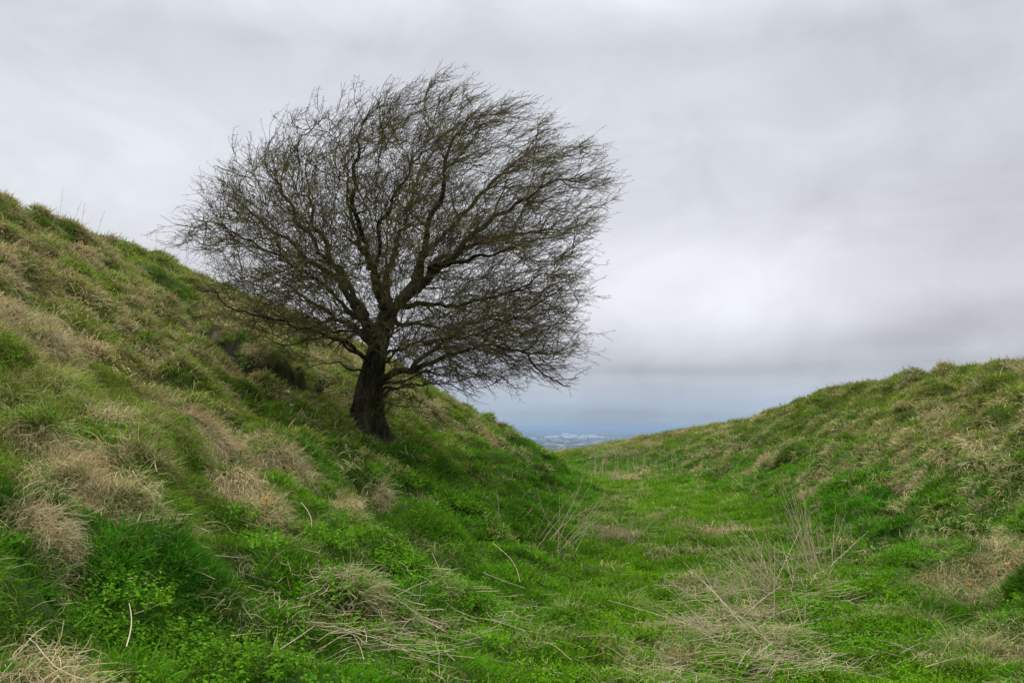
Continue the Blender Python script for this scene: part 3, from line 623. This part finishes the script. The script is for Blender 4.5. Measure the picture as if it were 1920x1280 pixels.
for li, (pts, r0, r1) in enumerate(LIMBS):
    ln = lines[li]; lp = ln[None, :, :3]; lr = ln[None, :, 3]; parts = []
    tip = np.array([ln[-1, :3]]).repeat(3, 0); tg = norm(ln[-1:, :3] - ln[-3:-2, :3]).repeat(3, 0)
    P1 = grow(tip, tg, np.array([.5, .42, .35]), 10, .15, .05, 1.0); R1 = lin(3, 10, np.full(3, r1 * .8), .0025)
    if fillers[li]: P1 = np.concatenate([P1, np.array([f[0] for f in fillers[li]])]); R1 = np.concatenate([R1, np.array([f[1] for f in fillers[li]])])
    p, d, r, t, _ = spawn(lp, lr, .16, .5, 1.3, .16 if r0 > .03 else .05)
    Pn = grow(p, d, trg.uniform(.25, 1.0, len(p)), 10, .16, .10, .98); P1 = np.concatenate([P1, Pn]); R1 = np.concatenate([R1, lin(len(p), 10, np.full(len(p), .006), .0022)])
    parts.append(tubes(P1, R1, 5, rg=trg))
    p, d, r, t, _ = spawn(P1, R1, .108, .35, 1.1, .08)
    L = trg.uniform(.25, .95, len(p)); P2 = grow(p, d, L, 8, .21, .10, 1.0); R2 = lin(len(p), 8, np.clip(r * .72, .0040, .009), .0022); parts.append(tubes(P2, R2, 4, rg=trg))
    LV.append((ln, parts, P1, R1, P2, R2))
# thin out the twigs where the crown is already dense
allp = np.concatenate([a[4].reshape(-1, 3) for a in LV]); vox = lambda p: tuple(np.clip(((p - lo_ + .5) / .35).astype(int), 0, 31).T)
hist = np.zeros((32, 32, 32)); np.add.at(hist, vox(allp), 1.); want = np.median(hist[hist > 6]) * .9
col2 = hist.sum(1); cwant = np.median(col2[col2 > 20]) * 1.15
def thin(p):
    k = vox(p); return trg.random(len(p)) < np.minimum(1, 1.9 * want / (hist[k] + 1)) ** .8 * np.minimum(1, 1.15 * cwant / (col2[k[0], k[2]] + 1)) ** .6
ntw = 0
for ln, parts, P1, R1, P2, R2 in LV:
    lp = ln[None, :, :3]; lr = ln[None, :, 3]
    p, d, r, t, _ = spawn(P2, R2, .074, .45, 1.2, .10); kk = thin(p); p, d, r, t = p[kk], d[kk], r[kk], t[kk]
    L = trg.uniform(.06, .42, len(p)); P3 = grow(p, d, L, 5, .20, .08, 1.08); R3 = lin(len(p), 5, np.clip(r * .8, .0026, .0042), .0016); parts.append(tubes(P3, R3, 3, rg=trg))
    p, d, r, t, _ = spawn(P3, R3, .070, .6, 1.4, .1)
    P4 = grow(p, d, trg.uniform(.02, .075, len(p)), 1, .05, 0, 1.2, False); parts.append(tubes(P4, lin(len(p), 1, np.full(len(p), .0024), .0012), 3, rg=trg))
    p, d, r, t, _ = spawn(lp, lr, .06, .7, 1.4, .1)
    P5 = grow(p, d, trg.uniform(.1, .5, len(p)), 6, .28, .06); parts.append(tubes(P5, lin(len(p), 6, np.full(len(p), .0040), .0015), 3, rg=trg))
    ntw += len(P3) + len(P4)
    limb = link('limb', tube_mesh('limb', M_limb, [tubes(lp, lr, 10, rg=trg)], ORG), tree)
    link('twigs', tube_mesh('twigs', M_twig, parts, ORG), limb)
print('twigs', ntw)
# thin shoots at the foot of the trunk
m_ = 60; a = trg.uniform(-1.9, .9, m_); hb0 = trg.uniform(.0, .45, m_)
p0 = np.stack([ORG[0] + .24 * np.cos(a), ORG[1] + .24 * np.sin(a), TBZ + hb0], 1); d0 = np.stack([np.cos(a) * .5, np.sin(a) * .5, np.ones(m_)], 1)
Ps = grow(p0, d0, trg.uniform(.15, .5, m_), 6, .28, 0, 9, False); Rs = lin(m_, 6, np.full(m_, .005), .0016)
p, d, r, t, _ = spawn(Ps, Rs, .05, .4, 1.2); P6 = grow(p, d, trg.uniform(.05, .2, len(p)), 4, .3, 0, 9, False)
link('shoots', tube_mesh('shoots', M_twig, [tubes(Ps, Rs, 4, rg=trg), tubes(P6, lin(len(p), 4, np.full(len(p), .0025), .0012), 3, rg=trg)], ORG), tree)
# ------------------------------------------------------------------ grass tussocks, one by one
def euler_at(x, y, jit=0., up=.1):
    global rng
    e = frames(np.array([x]), np.array([y]), 0., up)[0]; return e
TUSS = [ # px, py, size, dryness colour, label
    (140, 850, 1.25, 0, 'largest tan tussock combed to a point, low on the left bank'),
    (390, 830, 1.1, 0, 'broad tan tussock in the middle of the left bank'),
    (430, 905, .9, 0, 'tan tussock hanging just below the broad one on the left bank'),
    (205, 905, .85, 0, 'matted tan tussock right of the largest one'),
    (300, 690, .95, 1, 'pale green-tipped tussock halfway up the left bank'),
    (285, 735, .9, 0, 'tan tussock drooping below the pale green-tipped one'),
    (205, 770, .8, 0, 'narrow tan tussock streaming down above the yellowish tuft'),
    (160, 790, .55, 2, 'small yellowish tuft on the left bank'),
    (40, 610, 1.2, 1, 'bushy straw tussock at the left edge of the view'),
    (40, 450, 1.3, 3, 'dark brown-green tussock near the crest at the far left'),
    (95, 470, 1.1, 3, 'shaggy dark tussock beside the hollow near the crest'),
    (160, 445, 1.0, 3, 'tussock overhanging the dark hollow near the crest'),
    (270, 485, .9, 0, 'rusty tussock just under the crest'),
    (150, 655, .9, 0, 'tan tussock on the upper left bank'),
    (650, 945, .5, 0, 'small reddish tan tuft at the foot of the left bank'),
    (727, 955, .4, 0, 'smallest tan tuft at the foot of the left bank'),
    (1520, 925, .8, 4, 'rusty brown tussock behind the upright dead stalks'),
    (1800, 820, 1.0, 4, 'rusty tussock on the near shoulder of the right bank'),
    (1860, 850, 1.1, 0, 'long straw tussock sweeping down the right bank'),
    (1720, 895, .9, 0, 'tan tussock on the right bank above the lush hollow'),
    (1880, 1010, 1.0, 0, 'wide tan tussock at the right edge of the view'),
    (1790, 1090, .7, 4, 'brown tussock low on the right bank'),
    (1890, 1190, .9, 1, 'pale straw tussock in the lower right corner'),
    (1780, 1235, .6, 0, 'small brown tuft beside the fallen stems at lower right'),
    (1310, 928, .6, 2, 'low rounded tuft on the far ditch floor'),
    (550, 900, .8, 0, 'long tan tussock thinning out toward the lush grass'),
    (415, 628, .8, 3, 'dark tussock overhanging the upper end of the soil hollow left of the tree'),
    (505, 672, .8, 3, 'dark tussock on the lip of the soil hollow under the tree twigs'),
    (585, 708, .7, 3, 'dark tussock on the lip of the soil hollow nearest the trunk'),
    (20, 405, .9, 3, 'dark shaggy tussock on the skyline in the upper left corner of the bank'),
    (225, 462, .9, 3, 'dark tussock between the hollow near the crest and the rusty one'),
    (320, 492, .8, 3, 'brown-green tussock on the crest close to the outermost twigs'),
    (375, 522, .8, 3, 'brown-green tussock on the crest under the outermost twigs'),
    (205, 440, .7, 4, 'rusty tuft breaking the skyline of the left bank'),
    (940, 792, .7, 4, 'rusty tuft on the lower skyline of the left bank'),
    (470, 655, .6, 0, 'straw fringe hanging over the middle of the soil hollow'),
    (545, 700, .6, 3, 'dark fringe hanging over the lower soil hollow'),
    (60, 975, .5, 0, 'little tan tuft at the left edge above the dark lush grass')]
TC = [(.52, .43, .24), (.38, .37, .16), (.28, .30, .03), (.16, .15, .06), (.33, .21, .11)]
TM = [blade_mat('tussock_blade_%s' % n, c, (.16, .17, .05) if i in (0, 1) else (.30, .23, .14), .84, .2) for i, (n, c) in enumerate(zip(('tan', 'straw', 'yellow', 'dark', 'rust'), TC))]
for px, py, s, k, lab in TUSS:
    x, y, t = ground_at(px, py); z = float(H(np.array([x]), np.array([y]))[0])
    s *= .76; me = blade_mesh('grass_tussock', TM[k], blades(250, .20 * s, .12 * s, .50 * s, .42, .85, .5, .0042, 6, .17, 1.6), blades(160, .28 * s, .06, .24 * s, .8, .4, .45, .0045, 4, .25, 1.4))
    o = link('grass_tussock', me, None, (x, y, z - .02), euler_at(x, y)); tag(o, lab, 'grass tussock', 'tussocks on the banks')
# ------------------------------------------------------------------ dead stems
def stemline(p0, d0, L, k, wander, sag=0., kink=.0, rg=rng):
    P = [np.array(p0, float)]; d = np.array(d0, float); d /= np.linalg.norm(d)
    for i in range(k):
        d = d + rg.normal(0, wander, 3) + np.array([0, 0, -sag])
        if rg.random() < kink: d = d + rg.normal(0, .35, 3)
        d /= np.linalg.norm(d); P.append(P[-1] + d * L / k)
    return np.array(P)
def clump(name, label, px, py, n, h0, h1, lean, spread, rad, cat='dead stalks', brush=.3, thick=1.):
    x, y, t = ground_at(px, py); z = float(H(np.array([x]), np.array([y]))[0]); root = bpy.data.objects.new(name, None); col.objects.link(root); root.location = (x, y, z)
    tag(root, label, cat, 'clumps of dead stalks')
    for i in range(n):
        a = rng.random() * 6.283; r = rad * math.sqrt(rng.random()); q0 = (r * math.cos(a), r * math.sin(a)); zz_ = float(H(np.array([x + q0[0]]), np.array([y + q0[1]]))[0]) - z - .02
        d = np.array([lean[0], lean[1], 1.]) + np.array([*rng.normal(0, spread, 2), 0]); L = rng.uniform(h0, h1)
        P = stemline((q0[0], q0[1], zz_), d, L, 9, .035, .004, .08)
        gz = H(x + P[:, 0], y + P[:, 1]) - z + .01; P[1:, 2] = np.maximum(P[1:, 2], gz[1:])
        r0 = rng.uniform(.0026, .0048) * thick; parts = [tubes(P[None], np.linspace(r0, r0 * .35, 10)[None], 5)]
        for j in range(rng.poisson(brush * 6)):
            kk = rng.integers(4, 9); b = stemline(P[kk], P[kk] - P[kk - 1] + rng.normal(0, .04, 3), rng.uniform(.05, .22), 4, .12); parts.append(tubes(b[None], np.linspace(.0016, .0008, 5)[None], 3))
        link('stem', tube_mesh('stem', M_stalk, parts), root)
clump('dead_stalk_clump', 'tallest upright bundle of pale dead stalks leaning left beside the lush hollow', 1532, 1078, 22, .55, 1.2, (-.26, .05), .10, .14, thick=1.25)
clump('dead_stalk_clump', 'thin upright dead stalks just right of the tallest bundle', 1560, 1060, 12, .4, .85, (-.05, .05), .2, .18, thick=1.)
clump('dead_stalk_clump', 'two dead stalks crossing at the right of the tallest bundle', 1612, 1045, 5, .3, .55, (-.45, 0), .12, .05)
clump('dead_stalk_clump', 'wide spray of thin grey stalks leaning over the ditch floor', 1450, 1110, 46, .4, .9, (-.7, .1), .5, .33)
clump('dead_stalk_clump', 'shaggy grey stalks in front of the wide spray', 1440, 1165, 34, .3, .7, (-.7, -.1), .6, .3)
clump('dead_stalk_clump', 'low fallen stalks fanning out toward the camera', 1400, 1200, 26, .4, .95, (-1.2, -.6), .8, .35)
clump('dead_stalk_clump', 'loose spray of leaning stalks left of the ditch floor', 1030, 1020, 18, .45, 1.0, (.9, .3), .4, .3)
clump('dead_stalk_clump', 'bent straw stalks heaped at the foot of the left bank', 1150, 1020, 34, .3, .8, (.5, -.6), .6, .35)
clump('dead_stalk_clump', 'single tall thin stalk standing on the left bank foot', 938, 1000, 2, .45, .6, (.02, 0), .03, .03)
clump('dead_stalk_clump', 'short reed stalks standing at the far bend of the ditch', 1185, 905, 90, .5, 1.1, (-.05, 0), .12, 1.5)
# heaps of broken stems lying over the herbs: nobody could count these
def litter(L, seed):
    rg = np.random.default_rng(seed); parts = []
    for px, py, pr, n, l0, l1, ang, aj in L:
        n = int(n * (.95 if px > 1250 else 1.1))
        cx, cy, t = ground_at(px, py); rad = pr * t / F
        x = cx + rg.uniform(-1.3, 1.3, n) * rad + rg.normal(0, rad * .3, n); y = cy + rg.uniform(-2.2, 2.2, n) * rad; az = R_(ang) + rg.normal(0, aj * 1.25, n) + np.pi * (rg.random(n) < .5); Ln = l0 + (l1 - l0) * rg.random(n) ** 1.6
        k = 5; f = np.linspace(-.5, .5, k + 1)[None]; bend = rg.normal(0, .06, n)[:, None] * (f * 2) ** 2 + rg.normal(0, .004, (n, k + 1))
        X_ = x[:, None] + f * Ln[:, None] * np.cos(az)[:, None] - bend * np.sin(az)[:, None] * Ln[:, None] * 2; Y_ = y[:, None] + f * Ln[:, None] * np.sin(az)[:, None] + bend * np.cos(az)[:, None] * Ln[:, None] * 2
        hz = H(X_, Y_).max(1) * .35 + H(X_, Y_).mean(1) * .65; tilt = rg.normal(0, .16, n)
        g0 = H(X_, Y_); Z_ = g0 * .25 + hz[:, None] * .75 + .03 + .05 * rg.random(n)[:, None] + f * Ln[:, None] * tilt[:, None]; Z_ = np.maximum(Z_, g0 - .02)
        r0 = rg.uniform(.0013, .0030, n); parts.append(tubes(np.stack([X_, Y_, Z_], -1), r0[:, None] * np.linspace(1, .6, k + 1)[None], 4, rg=rg))
    return parts
LIT = [(740,1130,90,130,.08,.5,-20,.6),(700,1190,80,120,.06,.4,10,.7),(620,1120,60,60,.08,.45,60,.7),(900,1140,100,80,.06,.4,-40,.6),(560,1180,80,70,.08,.45,30,.8),(800,1080,90,50,.08,.4,-30,.7),
       (1000,1200,110,60,.05,.3,-40,.8),(60,1240,45,70,.06,.35,60,.8),(450,1100,90,30,.06,.35,-40,.8),(1160,1000,60,130,.08,.5,-30,.5),(1130,960,40,60,.08,.4,40,.6),
       (1400,1200,90,260,.1,.7,25,.45),(1450,1240,70,160,.1,.6,30,.5),(1350,1130,70,120,.08,.5,-20,.7),(1470,1130,80,160,.1,.6,20,.6),(1400,1060,80,120,.08,.5,-50,.6),(1340,1000,50,120,.05,.3,10,.6),(1220,1265,60,90,.04,.25,0,.9),
       (1310,1095,40,110,.04,.2,0,.9),(1210,975,30,50,.04,.2,0,.9),(1780,1240,60,20,.1,.5,15,.5),(1640,1180,90,30,.06,.3,-30,.9),(1150,1150,110,60,.04,.2,0,.9),(230,1100,160,30,.04,.2,70,.9),(1550,1060,60,80,.1,.5,10,.5)]
tag(link('stem_litter', tube_mesh('stem_litter', M_stalk, litter(LIT, 5))), 'broken dead stems strewn over the herbs and turf', kind='stuff')
# the longest fallen stems, one by one: two ends in the photograph's directions
M_pale = stalk_mat('pale_stem', (.50, .42, .28), (.30, .24, .15))
FALL = [((400,1068),(456,1095),'pale fallen stem, upper left end of the longest broken one',.004),((445,1095),(510,1122),'thin grey stem continuing below the pale fallen one',.003),((564,975),(584,1014),'bright curved stem standing in the grass below the tan tussocks',.005),
    ((388,1085),(394,1112),'short thick pale stub left of the longest fallen stem',.005),((430,1217),(495,1224),'straight pale stem lying level near the lower left',.004),((500,1258),(590,1210),'long curved pale stem pointing up to the right near the lower edge',.0045),
    ((288,872),(293,910),'short pale stub standing above the lush grass',.006),((600,1165),(665,1118),'curved bleached stem left of the stem heap',.006),((735,1183),(800,1160),'bleached stem curving up to the right in the stem heap',.005),((683,1125),(720,1120),'short stem with bent end on top of the heap',.005),
    ((905,1085),(985,1125),'slender stem lying down the slope right of the heap',.004),((925,1045),(975,1125),'brown-grey long stem crossing another on the slope',.004),((910,1190),(985,1222),'pale stem bent in the middle below the slope',.004),((1400,1280),(1450,1237),'brightest thick stem leaning out of the lower edge of the view',.006),
    ((1395,1170),(1505,1080),'very long stem running up to the tall bundle of stalks',.005),((1340,1190),(1420,1150),'long grey stem fallen across the ditch floor',.004),((1735,1278),(1815,1262),'long bleached stem in the lower right corner',.005),((1690,1240),(1730,1230),'short bleached stem in front of the brown tuft',.004),
    ((235,1255),(240,1180),'thin upright stem beside the reddish heap at lower left',.004),((250,1180),(310,1165),'stem lying from the reddish heap toward the right',.004),((840,1150),(810,1080),'thin stem standing up behind the heap',.004)]
for (a, b), (c, d), lab, r in FALL:
    x0, y0, _ = ground_at(a, b); x1, y1, _ = ground_at(c, d); f = np.linspace(0, 1, 9); bend = np.sin(f * np.pi) * rng.normal(0, .03)
    ex, ey = x1 - x0, y1 - y0; L = math.hypot(ex, ey)
    if L > 1.3: ex, ey = ex * 1.3 / L, ey * 1.3 / L
    X_ = x0 + ex * f - bend * ey; Y_ = y0 + ey * f + bend * ex; g0 = H(X_, Y_); Z_ = np.linspace(g0[0], g0[-1], 9); Z_ = Z_ + max(0., float((g0 - Z_).max())) * .8 + .05 + .03 * f
    P = np.stack([X_, Y_, Z_], 1); og = P[0].copy()
    o = link('fallen_stem', tube_mesh('fallen_stem', M_pale, [tubes(P[None], (r * .75 * np.linspace(1, .6, 9))[None], 7)], og), None, og.tolist()); tag(o, lab, 'dead stem', 'long fallen stems')
# seed heads against the sky on the crest
def crest_stalk(px, lab):
    d = pixdir(px, 300); tt = np.linspace(12, 30, 300); X_ = d.x / d.y * tt; Zr = H(X_, tt); e = (Zr - EYE) / tt; i = int(e.argmax()); x, y = float(X_[i]), float(tt[i]); z = float(Zr[i])
    P = stemline((0, 0, 0), (rng.normal(.1, .1), 0, 1), rng.uniform(.45, .7), 7, .04); parts = [tubes(P[None], np.linspace(.0035, .0016, 8)[None], 5)]
    for j in range(5): b = stemline(P[4 + j % 3], P[5] - P[4] + rng.normal(0, .03, 3), .08, 3, .1); parts.append(tubes(b[None], np.linspace(.0025, .001, 4)[None], 3))
    tag(link('grass_stalk', tube_mesh('grass_stalk', M_stalk, parts), None, (x, y, z)), lab, 'grass stalk', 'tall stalks on the crest')
for px, lab in ((118, 'leftmost thin stalk on the skyline of the left bank'), (143, 'tall thin stalk on the skyline right of the leftmost one'), (157, 'middle thin stalk of the group above the dark hollow'), (188, 'last thin stalk before the rusty tuft on the skyline'), (297, 'small stalk on the skyline near the tree')): crest_stalk(px, lab)
# ------------------------------------------------------------------ dandelions and stones
def solid(name, c, rough=.6):
    m, t = newmat(name); co = t.node('ShaderNodeTexCoord').outputs['Object']; n = t.noise(co, 60., 3, .6)
    finish(t, principled(t, t.mix(n, tuple(v * .75 for v in c), tuple(min(1, v * 1.15) for v in c)), rough, .3)); return m
M_yel = solid('petal_yellow', (.75, .48, .01)); M_stemg = solid('flower_stem', (.12, .22, .04)); M_flint = solid('flint', (.55, .53, .48), .5)
for px, py, lab in ((503, 970, 'yellow dandelion in the grass below the tan tussocks on the left'), (1888, 1094, 'yellow dandelion at the right edge of the view'), (1815, 1125, 'orange-yellow dandelion low on the right bank')):
    x, y, t = ground_at(px, py); z = float(H(np.array([x]), np.array([y]))[0]); root = bpy.data.objects.new('dandelion', None); col.objects.link(root); root.location = (x, y, z)
    tag(root, lab, 'flower', 'dandelions'); P = stemline((0, 0, 0), (0, -.25, 1), .13, 4, .05)
    link('flower_stem', tube_mesh('flower_stem', M_stemg, [tubes(P[None], np.full((1, 5), .002), 6)]), root)
    V, f_, s_, v_, h_ = pack([blades(130, .003, .012, .019, 1.6, 0, .12, .004, 2, .05, rg=rng)]); me = mesh_from('flower_head', V, f_, s_, M_yel, True)
    link('flower_head', me, root, P[-1].tolist(), (.5, 0, 0))
import bmesh
for px, py, s, lab in ((538, 745, .035, 'small white flint in the bare soil left of the trunk'), (546, 770, .022, 'smaller pale flint just below the white one')):
    x, y, t = ground_at(px, py); z = float(H(np.array([x]), np.array([y]))[0]); bm = bmesh.new(); bmesh.ops.create_icosphere(bm, subdivisions=3, radius=s)
    for v in bm.verts:
        q_ = vn(np.array([v.co.x * 60 + 9]), np.array([v.co.y * 60 + v.co.z * 40]))[0]; v.co *= .7 + .6 * q_; v.co.x *= 1.3; v.co.z *= .8
    me = bpy.data.meshes.new('flint_stone'); bm.to_mesh(me); bm.free(); me.materials.append(M_flint); me.polygons.foreach_set('use_smooth', np.ones(len(me.polygons), bool))
    tag(link('flint_stone', me, None, (x, y, z + s * .9)), lab, 'stone')
# ------------------------------------------------------------------ valley plain, woods and town
PZ = -100.
def plain_mat():
    m, t = newmat('farmland'); co = t.node('ShaderNodeTexCoord').outputs['Object']
    mp_ = t.node('ShaderNodeMapping'); t.l.new(co, mp_.inputs[0]); mp_.inputs['Scale'].default_value = (.001, .001, .001)
    vo = t.node('ShaderNodeTexVoronoi'); t.l.new(mp_.outputs[0], vo.inputs[0]); vo.inputs['Scale'].default_value = 3.2
    f = t.node('ShaderNodeSeparateColor'); t.l.new(vo.outputs['Color'], f.inputs[0])
    c = t.ramp(f.outputs[0], [(0, (.05, .09, .025)), (.35, (.07, .12, .03)), (.55, (.13, .11, .06)), (.7, (.05, .10, .03)), (.9, (.16, .14, .09))], 'CONSTANT')
    c = t.mix(t.remap(t.noise(mp_.outputs[0], 1.1, 5, .6), .5, .6, 0, 1), c, (.018, .032, .014))
    v2 = t.node('ShaderNodeTexVoronoi', feature='DISTANCE_TO_EDGE'); t.l.new(mp_.outputs[0], v2.inputs[0]); v2.inputs['Scale'].default_value = 3.2
    c = t.mix(t.remap(v2.outputs['Distance'], .02, .06, 1, 0), c, (.02, .034, .015))
    finish(t, principled(t, c, .95, .1)); return m
xx = np.array([-56000, -12000, 0, 12000, 56000.]); yy = np.array([-3000, 3000, 9000, 20000, 60000.]); PX, PY = np.meshgrid(xx, yy); ii = np.arange(25).reshape(5, 5)
q = np.stack([ii[:-1, :-1], ii[:-1, 1:], ii[1:, 1:], ii[1:, :-1]], -1).reshape(-1, 4)
tag(link('valley_plain', mesh_from('valley_plain', np.stack([PX, PY, np.full(PX.shape, PZ)], -1), q, np.full(16, 4), plain_mat(), False)), kind='structure', label='wide farmed plain below the hill')
# lumps of woodland and hedgerow, far too many to count
wr = np.random.default_rng(11); n = 5200; r = 1800 * np.exp(wr.random(n) * math.log(12)); a = wr.uniform(-.62, .62, n); wx = r * np.sin(a); wy = r * np.cos(a)
sel = fbm(wx, wy, .0012, 3, 4) > .47; wx, wy, r = wx[sel], wy[sel], r[sel]; n = len(wx); sx = wr.uniform(25, 120, n) * (r / 5000) ** .5; sy = wr.uniform(20, 60, n); hh_ = wr.uniform(8, 17, n); rot = wr.uniform(0, 3.14, n)
ring = np.arange(8) * np.pi / 4; V = []
for lvl, (k1_, k2_) in enumerate(((1., 0.), (.95, .6), (.55, 1.))):
    j = wr.uniform(.75, 1.2, (n, 8)); cx = np.cos(ring)[None] * sx[:, None] * k1_ * j; cy = np.sin(ring)[None] * sy[:, None] * k1_ * j
    V.append(np.stack([wx[:, None] + cx * np.cos(rot)[:, None] - cy * np.sin(rot)[:, None], wy[:, None] + cx * np.sin(rot)[:, None] + cy * np.cos(rot)[:, None], PZ - .5 + k2_ * hh_[:, None] * wr.uniform(.85, 1.15, (n, 8))], -1))
V = np.stack(V, 1); ii = np.arange(n * 24).reshape(n, 3, 8); nx = np.roll(ii, -1, 2); q = np.stack([ii[:, :-1], nx[:, :-1], nx[:, 1:], ii[:, 1:]], -1).reshape(-1, 4)
cap = ii[:, 2].reshape(-1, 8); M_wood = solid('woodland', (.028, .042, .016), .9)
tag(link('woodland', mesh_from('woodland', V, np.concatenate([q.ravel(), cap.ravel()]), np.concatenate([np.full(len(q), 4), np.full(len(cap), 8)]), M_wood, False)), 'dark woods and hedgerows on the far plain', kind='stuff')
# town houses: one mass far off; the large pale sheds stand as things
M_wall = solid('render_wall', (.34, .32, .30), .8); M_roofd = solid('slate_roof', (.12, .11, .11), .7); M_shed = solid('white_cladding', (.55, .57, .60), .5); M_win = solid('dark_glazing', (.05, .06, .07), .2); M_shroof = solid('pale_roof', (.42, .44, .47), .5)
def boxes(B, gable=False):
    V = []; Fq = []; Ft = []; o = 0
    for cx, cy, sx_, sy_, z0, z1, ro in B:
        c, s = math.cos(ro), math.sin(ro); P = [(-sx_, -sy_), (sx_, -sy_), (sx_, sy_), (-sx_, sy_)]; P = [(cx + a * c - b * s, cy + a * s + b * c) for a, b in P]
        if gable:
            V += [(*p, z0) for p in P] + [(*[(P[0][k] + P[3][k]) / 2 for k in (0, 1)], z1), (*[(P[1][k] + P[2][k]) / 2 for k in (0, 1)], z1)]
            Fq += [(o, o + 1, o + 5, o + 4), (o + 2, o + 3, o + 4, o + 5)]; Ft += [(o, o + 4, o + 3), (o + 1, o + 2, o + 5)]; o += 6
        else:
            V += [(*p, z0) for p in P] + [(*p, z1) for p in P]; Fq += [(o, o + 1, o + 5, o + 4), (o + 1, o + 2, o + 6, o + 5), (o + 2, o + 3, o + 7, o + 6), (o + 3, o, o + 4, o + 7), (o + 4, o + 5, o + 6, o + 7)]; o += 8
    Fq = np.array(Fq).reshape(-1, 4); Ft = np.array(Ft, int).reshape(-1, 3); return np.array(V), np.concatenate([Fq.ravel(), Ft.ravel()]), np.concatenate([np.full(len(Fq), 4), np.full(len(Ft), 3)])
tr_ = np.random.default_rng(9); hb = []; hr = []
for _ in range(1500):
    py = tr_.choice([tr_.normal(824, 4), tr_.normal(838, 4), tr_.normal(814, 3)]); 
    if py < 808 or py > 850: continue
    yd = (EYE - PZ) * F / (py - 800); px = tr_.normal(1120, 75) if tr_.random() < .6 else tr_.uniform(940, 1330); x = (px - 960) / F * yd
    w_, d_, h_, ro = tr_.uniform(6, 15), tr_.uniform(5, 7), tr_.uniform(5, 9), tr_.uniform(-.5, .5); hb.append((x, yd, w_, d_, PZ - 1, PZ + h_, ro)); hr.append((x, yd, w_ * 1.03, d_ * 1.08, PZ + h_ - .3, PZ + h_ + 3.5, ro))
V1, f1, s1_ = boxes(hb); V2, f2, s2_ = boxes(hr, True)
me = mesh_from('town_houses', np.concatenate([V1, V2]), np.concatenate([f1, f2 + len(V1)]), np.concatenate([s1_, s2_]), M_wall, False); me.materials.append(M_roofd)
me.polygons.foreach_set('material_index', np.concatenate([np.zeros(len(s1_)), np.ones(len(s2_))]).astype(np.int32)); tag(link('town_houses', me), 'countless small houses of the far town', kind='stuff')
SHED = [(1034,822,26,15,'long pale shed, leftmost in the white row of the far town'),(1046,820,18,14,'pale shed second from the left in the far white row'),(1060,817,14,22,'tall pale block standing above the far white row at left'),(1066,823,20,20,'broad white shed below the tall pale block'),(1074,819,12,18,'small white block right of the tall pale one'),
    (1082,821,10,12,'low white shed in the middle gap of the far row'),(1092,823,14,13,'white shed just left of the longest one'),(1102,820,30,16,'longest white shed right of the gap in the far town'),(1112,823,14,20,'tall white block at the right end of the longest shed'),(1123,821,18,13,'low pale shed, rightmost in the white row'),
    (1108,816,10,12,'small pale block behind the longest shed'),(1215,823,34,11,'pinkish pale shed alone near the right bank'),(1050,838,10,9,'small white building nearer than the town, left'),(1088,836,12,9,'small white building nearer than the town, right'),(1000,824,12,10,'small pale block hiding by the left bank')]
for px, py, wpx, hm, lab in SHED:
    yd = (EYE - PZ) * F / (py - 800); x = (px - 960) / F * yd; wd = wpx / F * yd / 2; hm = hm * 1.25; root = bpy.data.objects.new('distant_building', None); col.objects.link(root); root.location = (x, yd, PZ)
    tag(root, lab, 'building', 'large pale buildings of the far town'); ro = random.uniform(-.12, .12); dp = random.uniform(25, 50)
    a = boxes([(0, 0, wd, dp, 0, hm, ro)]); link('wall', mesh_from('wall', *a, M_shed, False), root)
    a = boxes([(0, 0, wd * 1.02, dp * 1.04, hm + .01, hm * 1.18, ro)], True); link('roof', mesh_from('roof', *a, M_shroof, False), root)
    nb = max(2, int(wd / 14)); B = [((-wd + (k + .5) * 2 * wd / nb) * math.cos(ro) + (dp + .15) * math.sin(ro), (-wd + (k + .5) * 2 * wd / nb) * math.sin(ro) - (dp + .15) * math.cos(ro), wd / nb * .6, .4, hm * .3, hm * .5, ro) for k in range(nb)]
    link('window_band', mesh_from('window_band', *boxes(B), M_win, False), root)
# ------------------------------------------------------------------ haze
m, t = newmat('haze_air'); pv = t.node('ShaderNodeVolumePrincipled'); pv.inputs['Color'].default_value = (.31, .43, .63, 1); pv.inputs['Density'].default_value = 1.3e-4
o_ = t.node('ShaderNodeOutputMaterial'); t.l.new(pv.outputs[0], o_.inputs['Volume'])
hx, hy0, hy1, z0, z1 = 57000, -3500, 61000, PZ - 1.5, 9.
V = [(-hx, hy0, z0), (hx, hy0, z0), (hx, hy1, z0), (-hx, hy1, z0), (-hx, hy0, z1), (hx, hy0, z1), (hx, hy1, z1), (-hx, hy1, z1)]
fq = [(0, 3, 2, 1), (4, 5, 6, 7), (0, 1, 5, 4), (1, 2, 6, 5), (2, 3, 7, 6), (3, 0, 4, 7)]
tag(link('haze', mesh_from('haze', V, fq, [4] * 6, m, False)), 'thin blue haze over the far plain', kind='stuff')
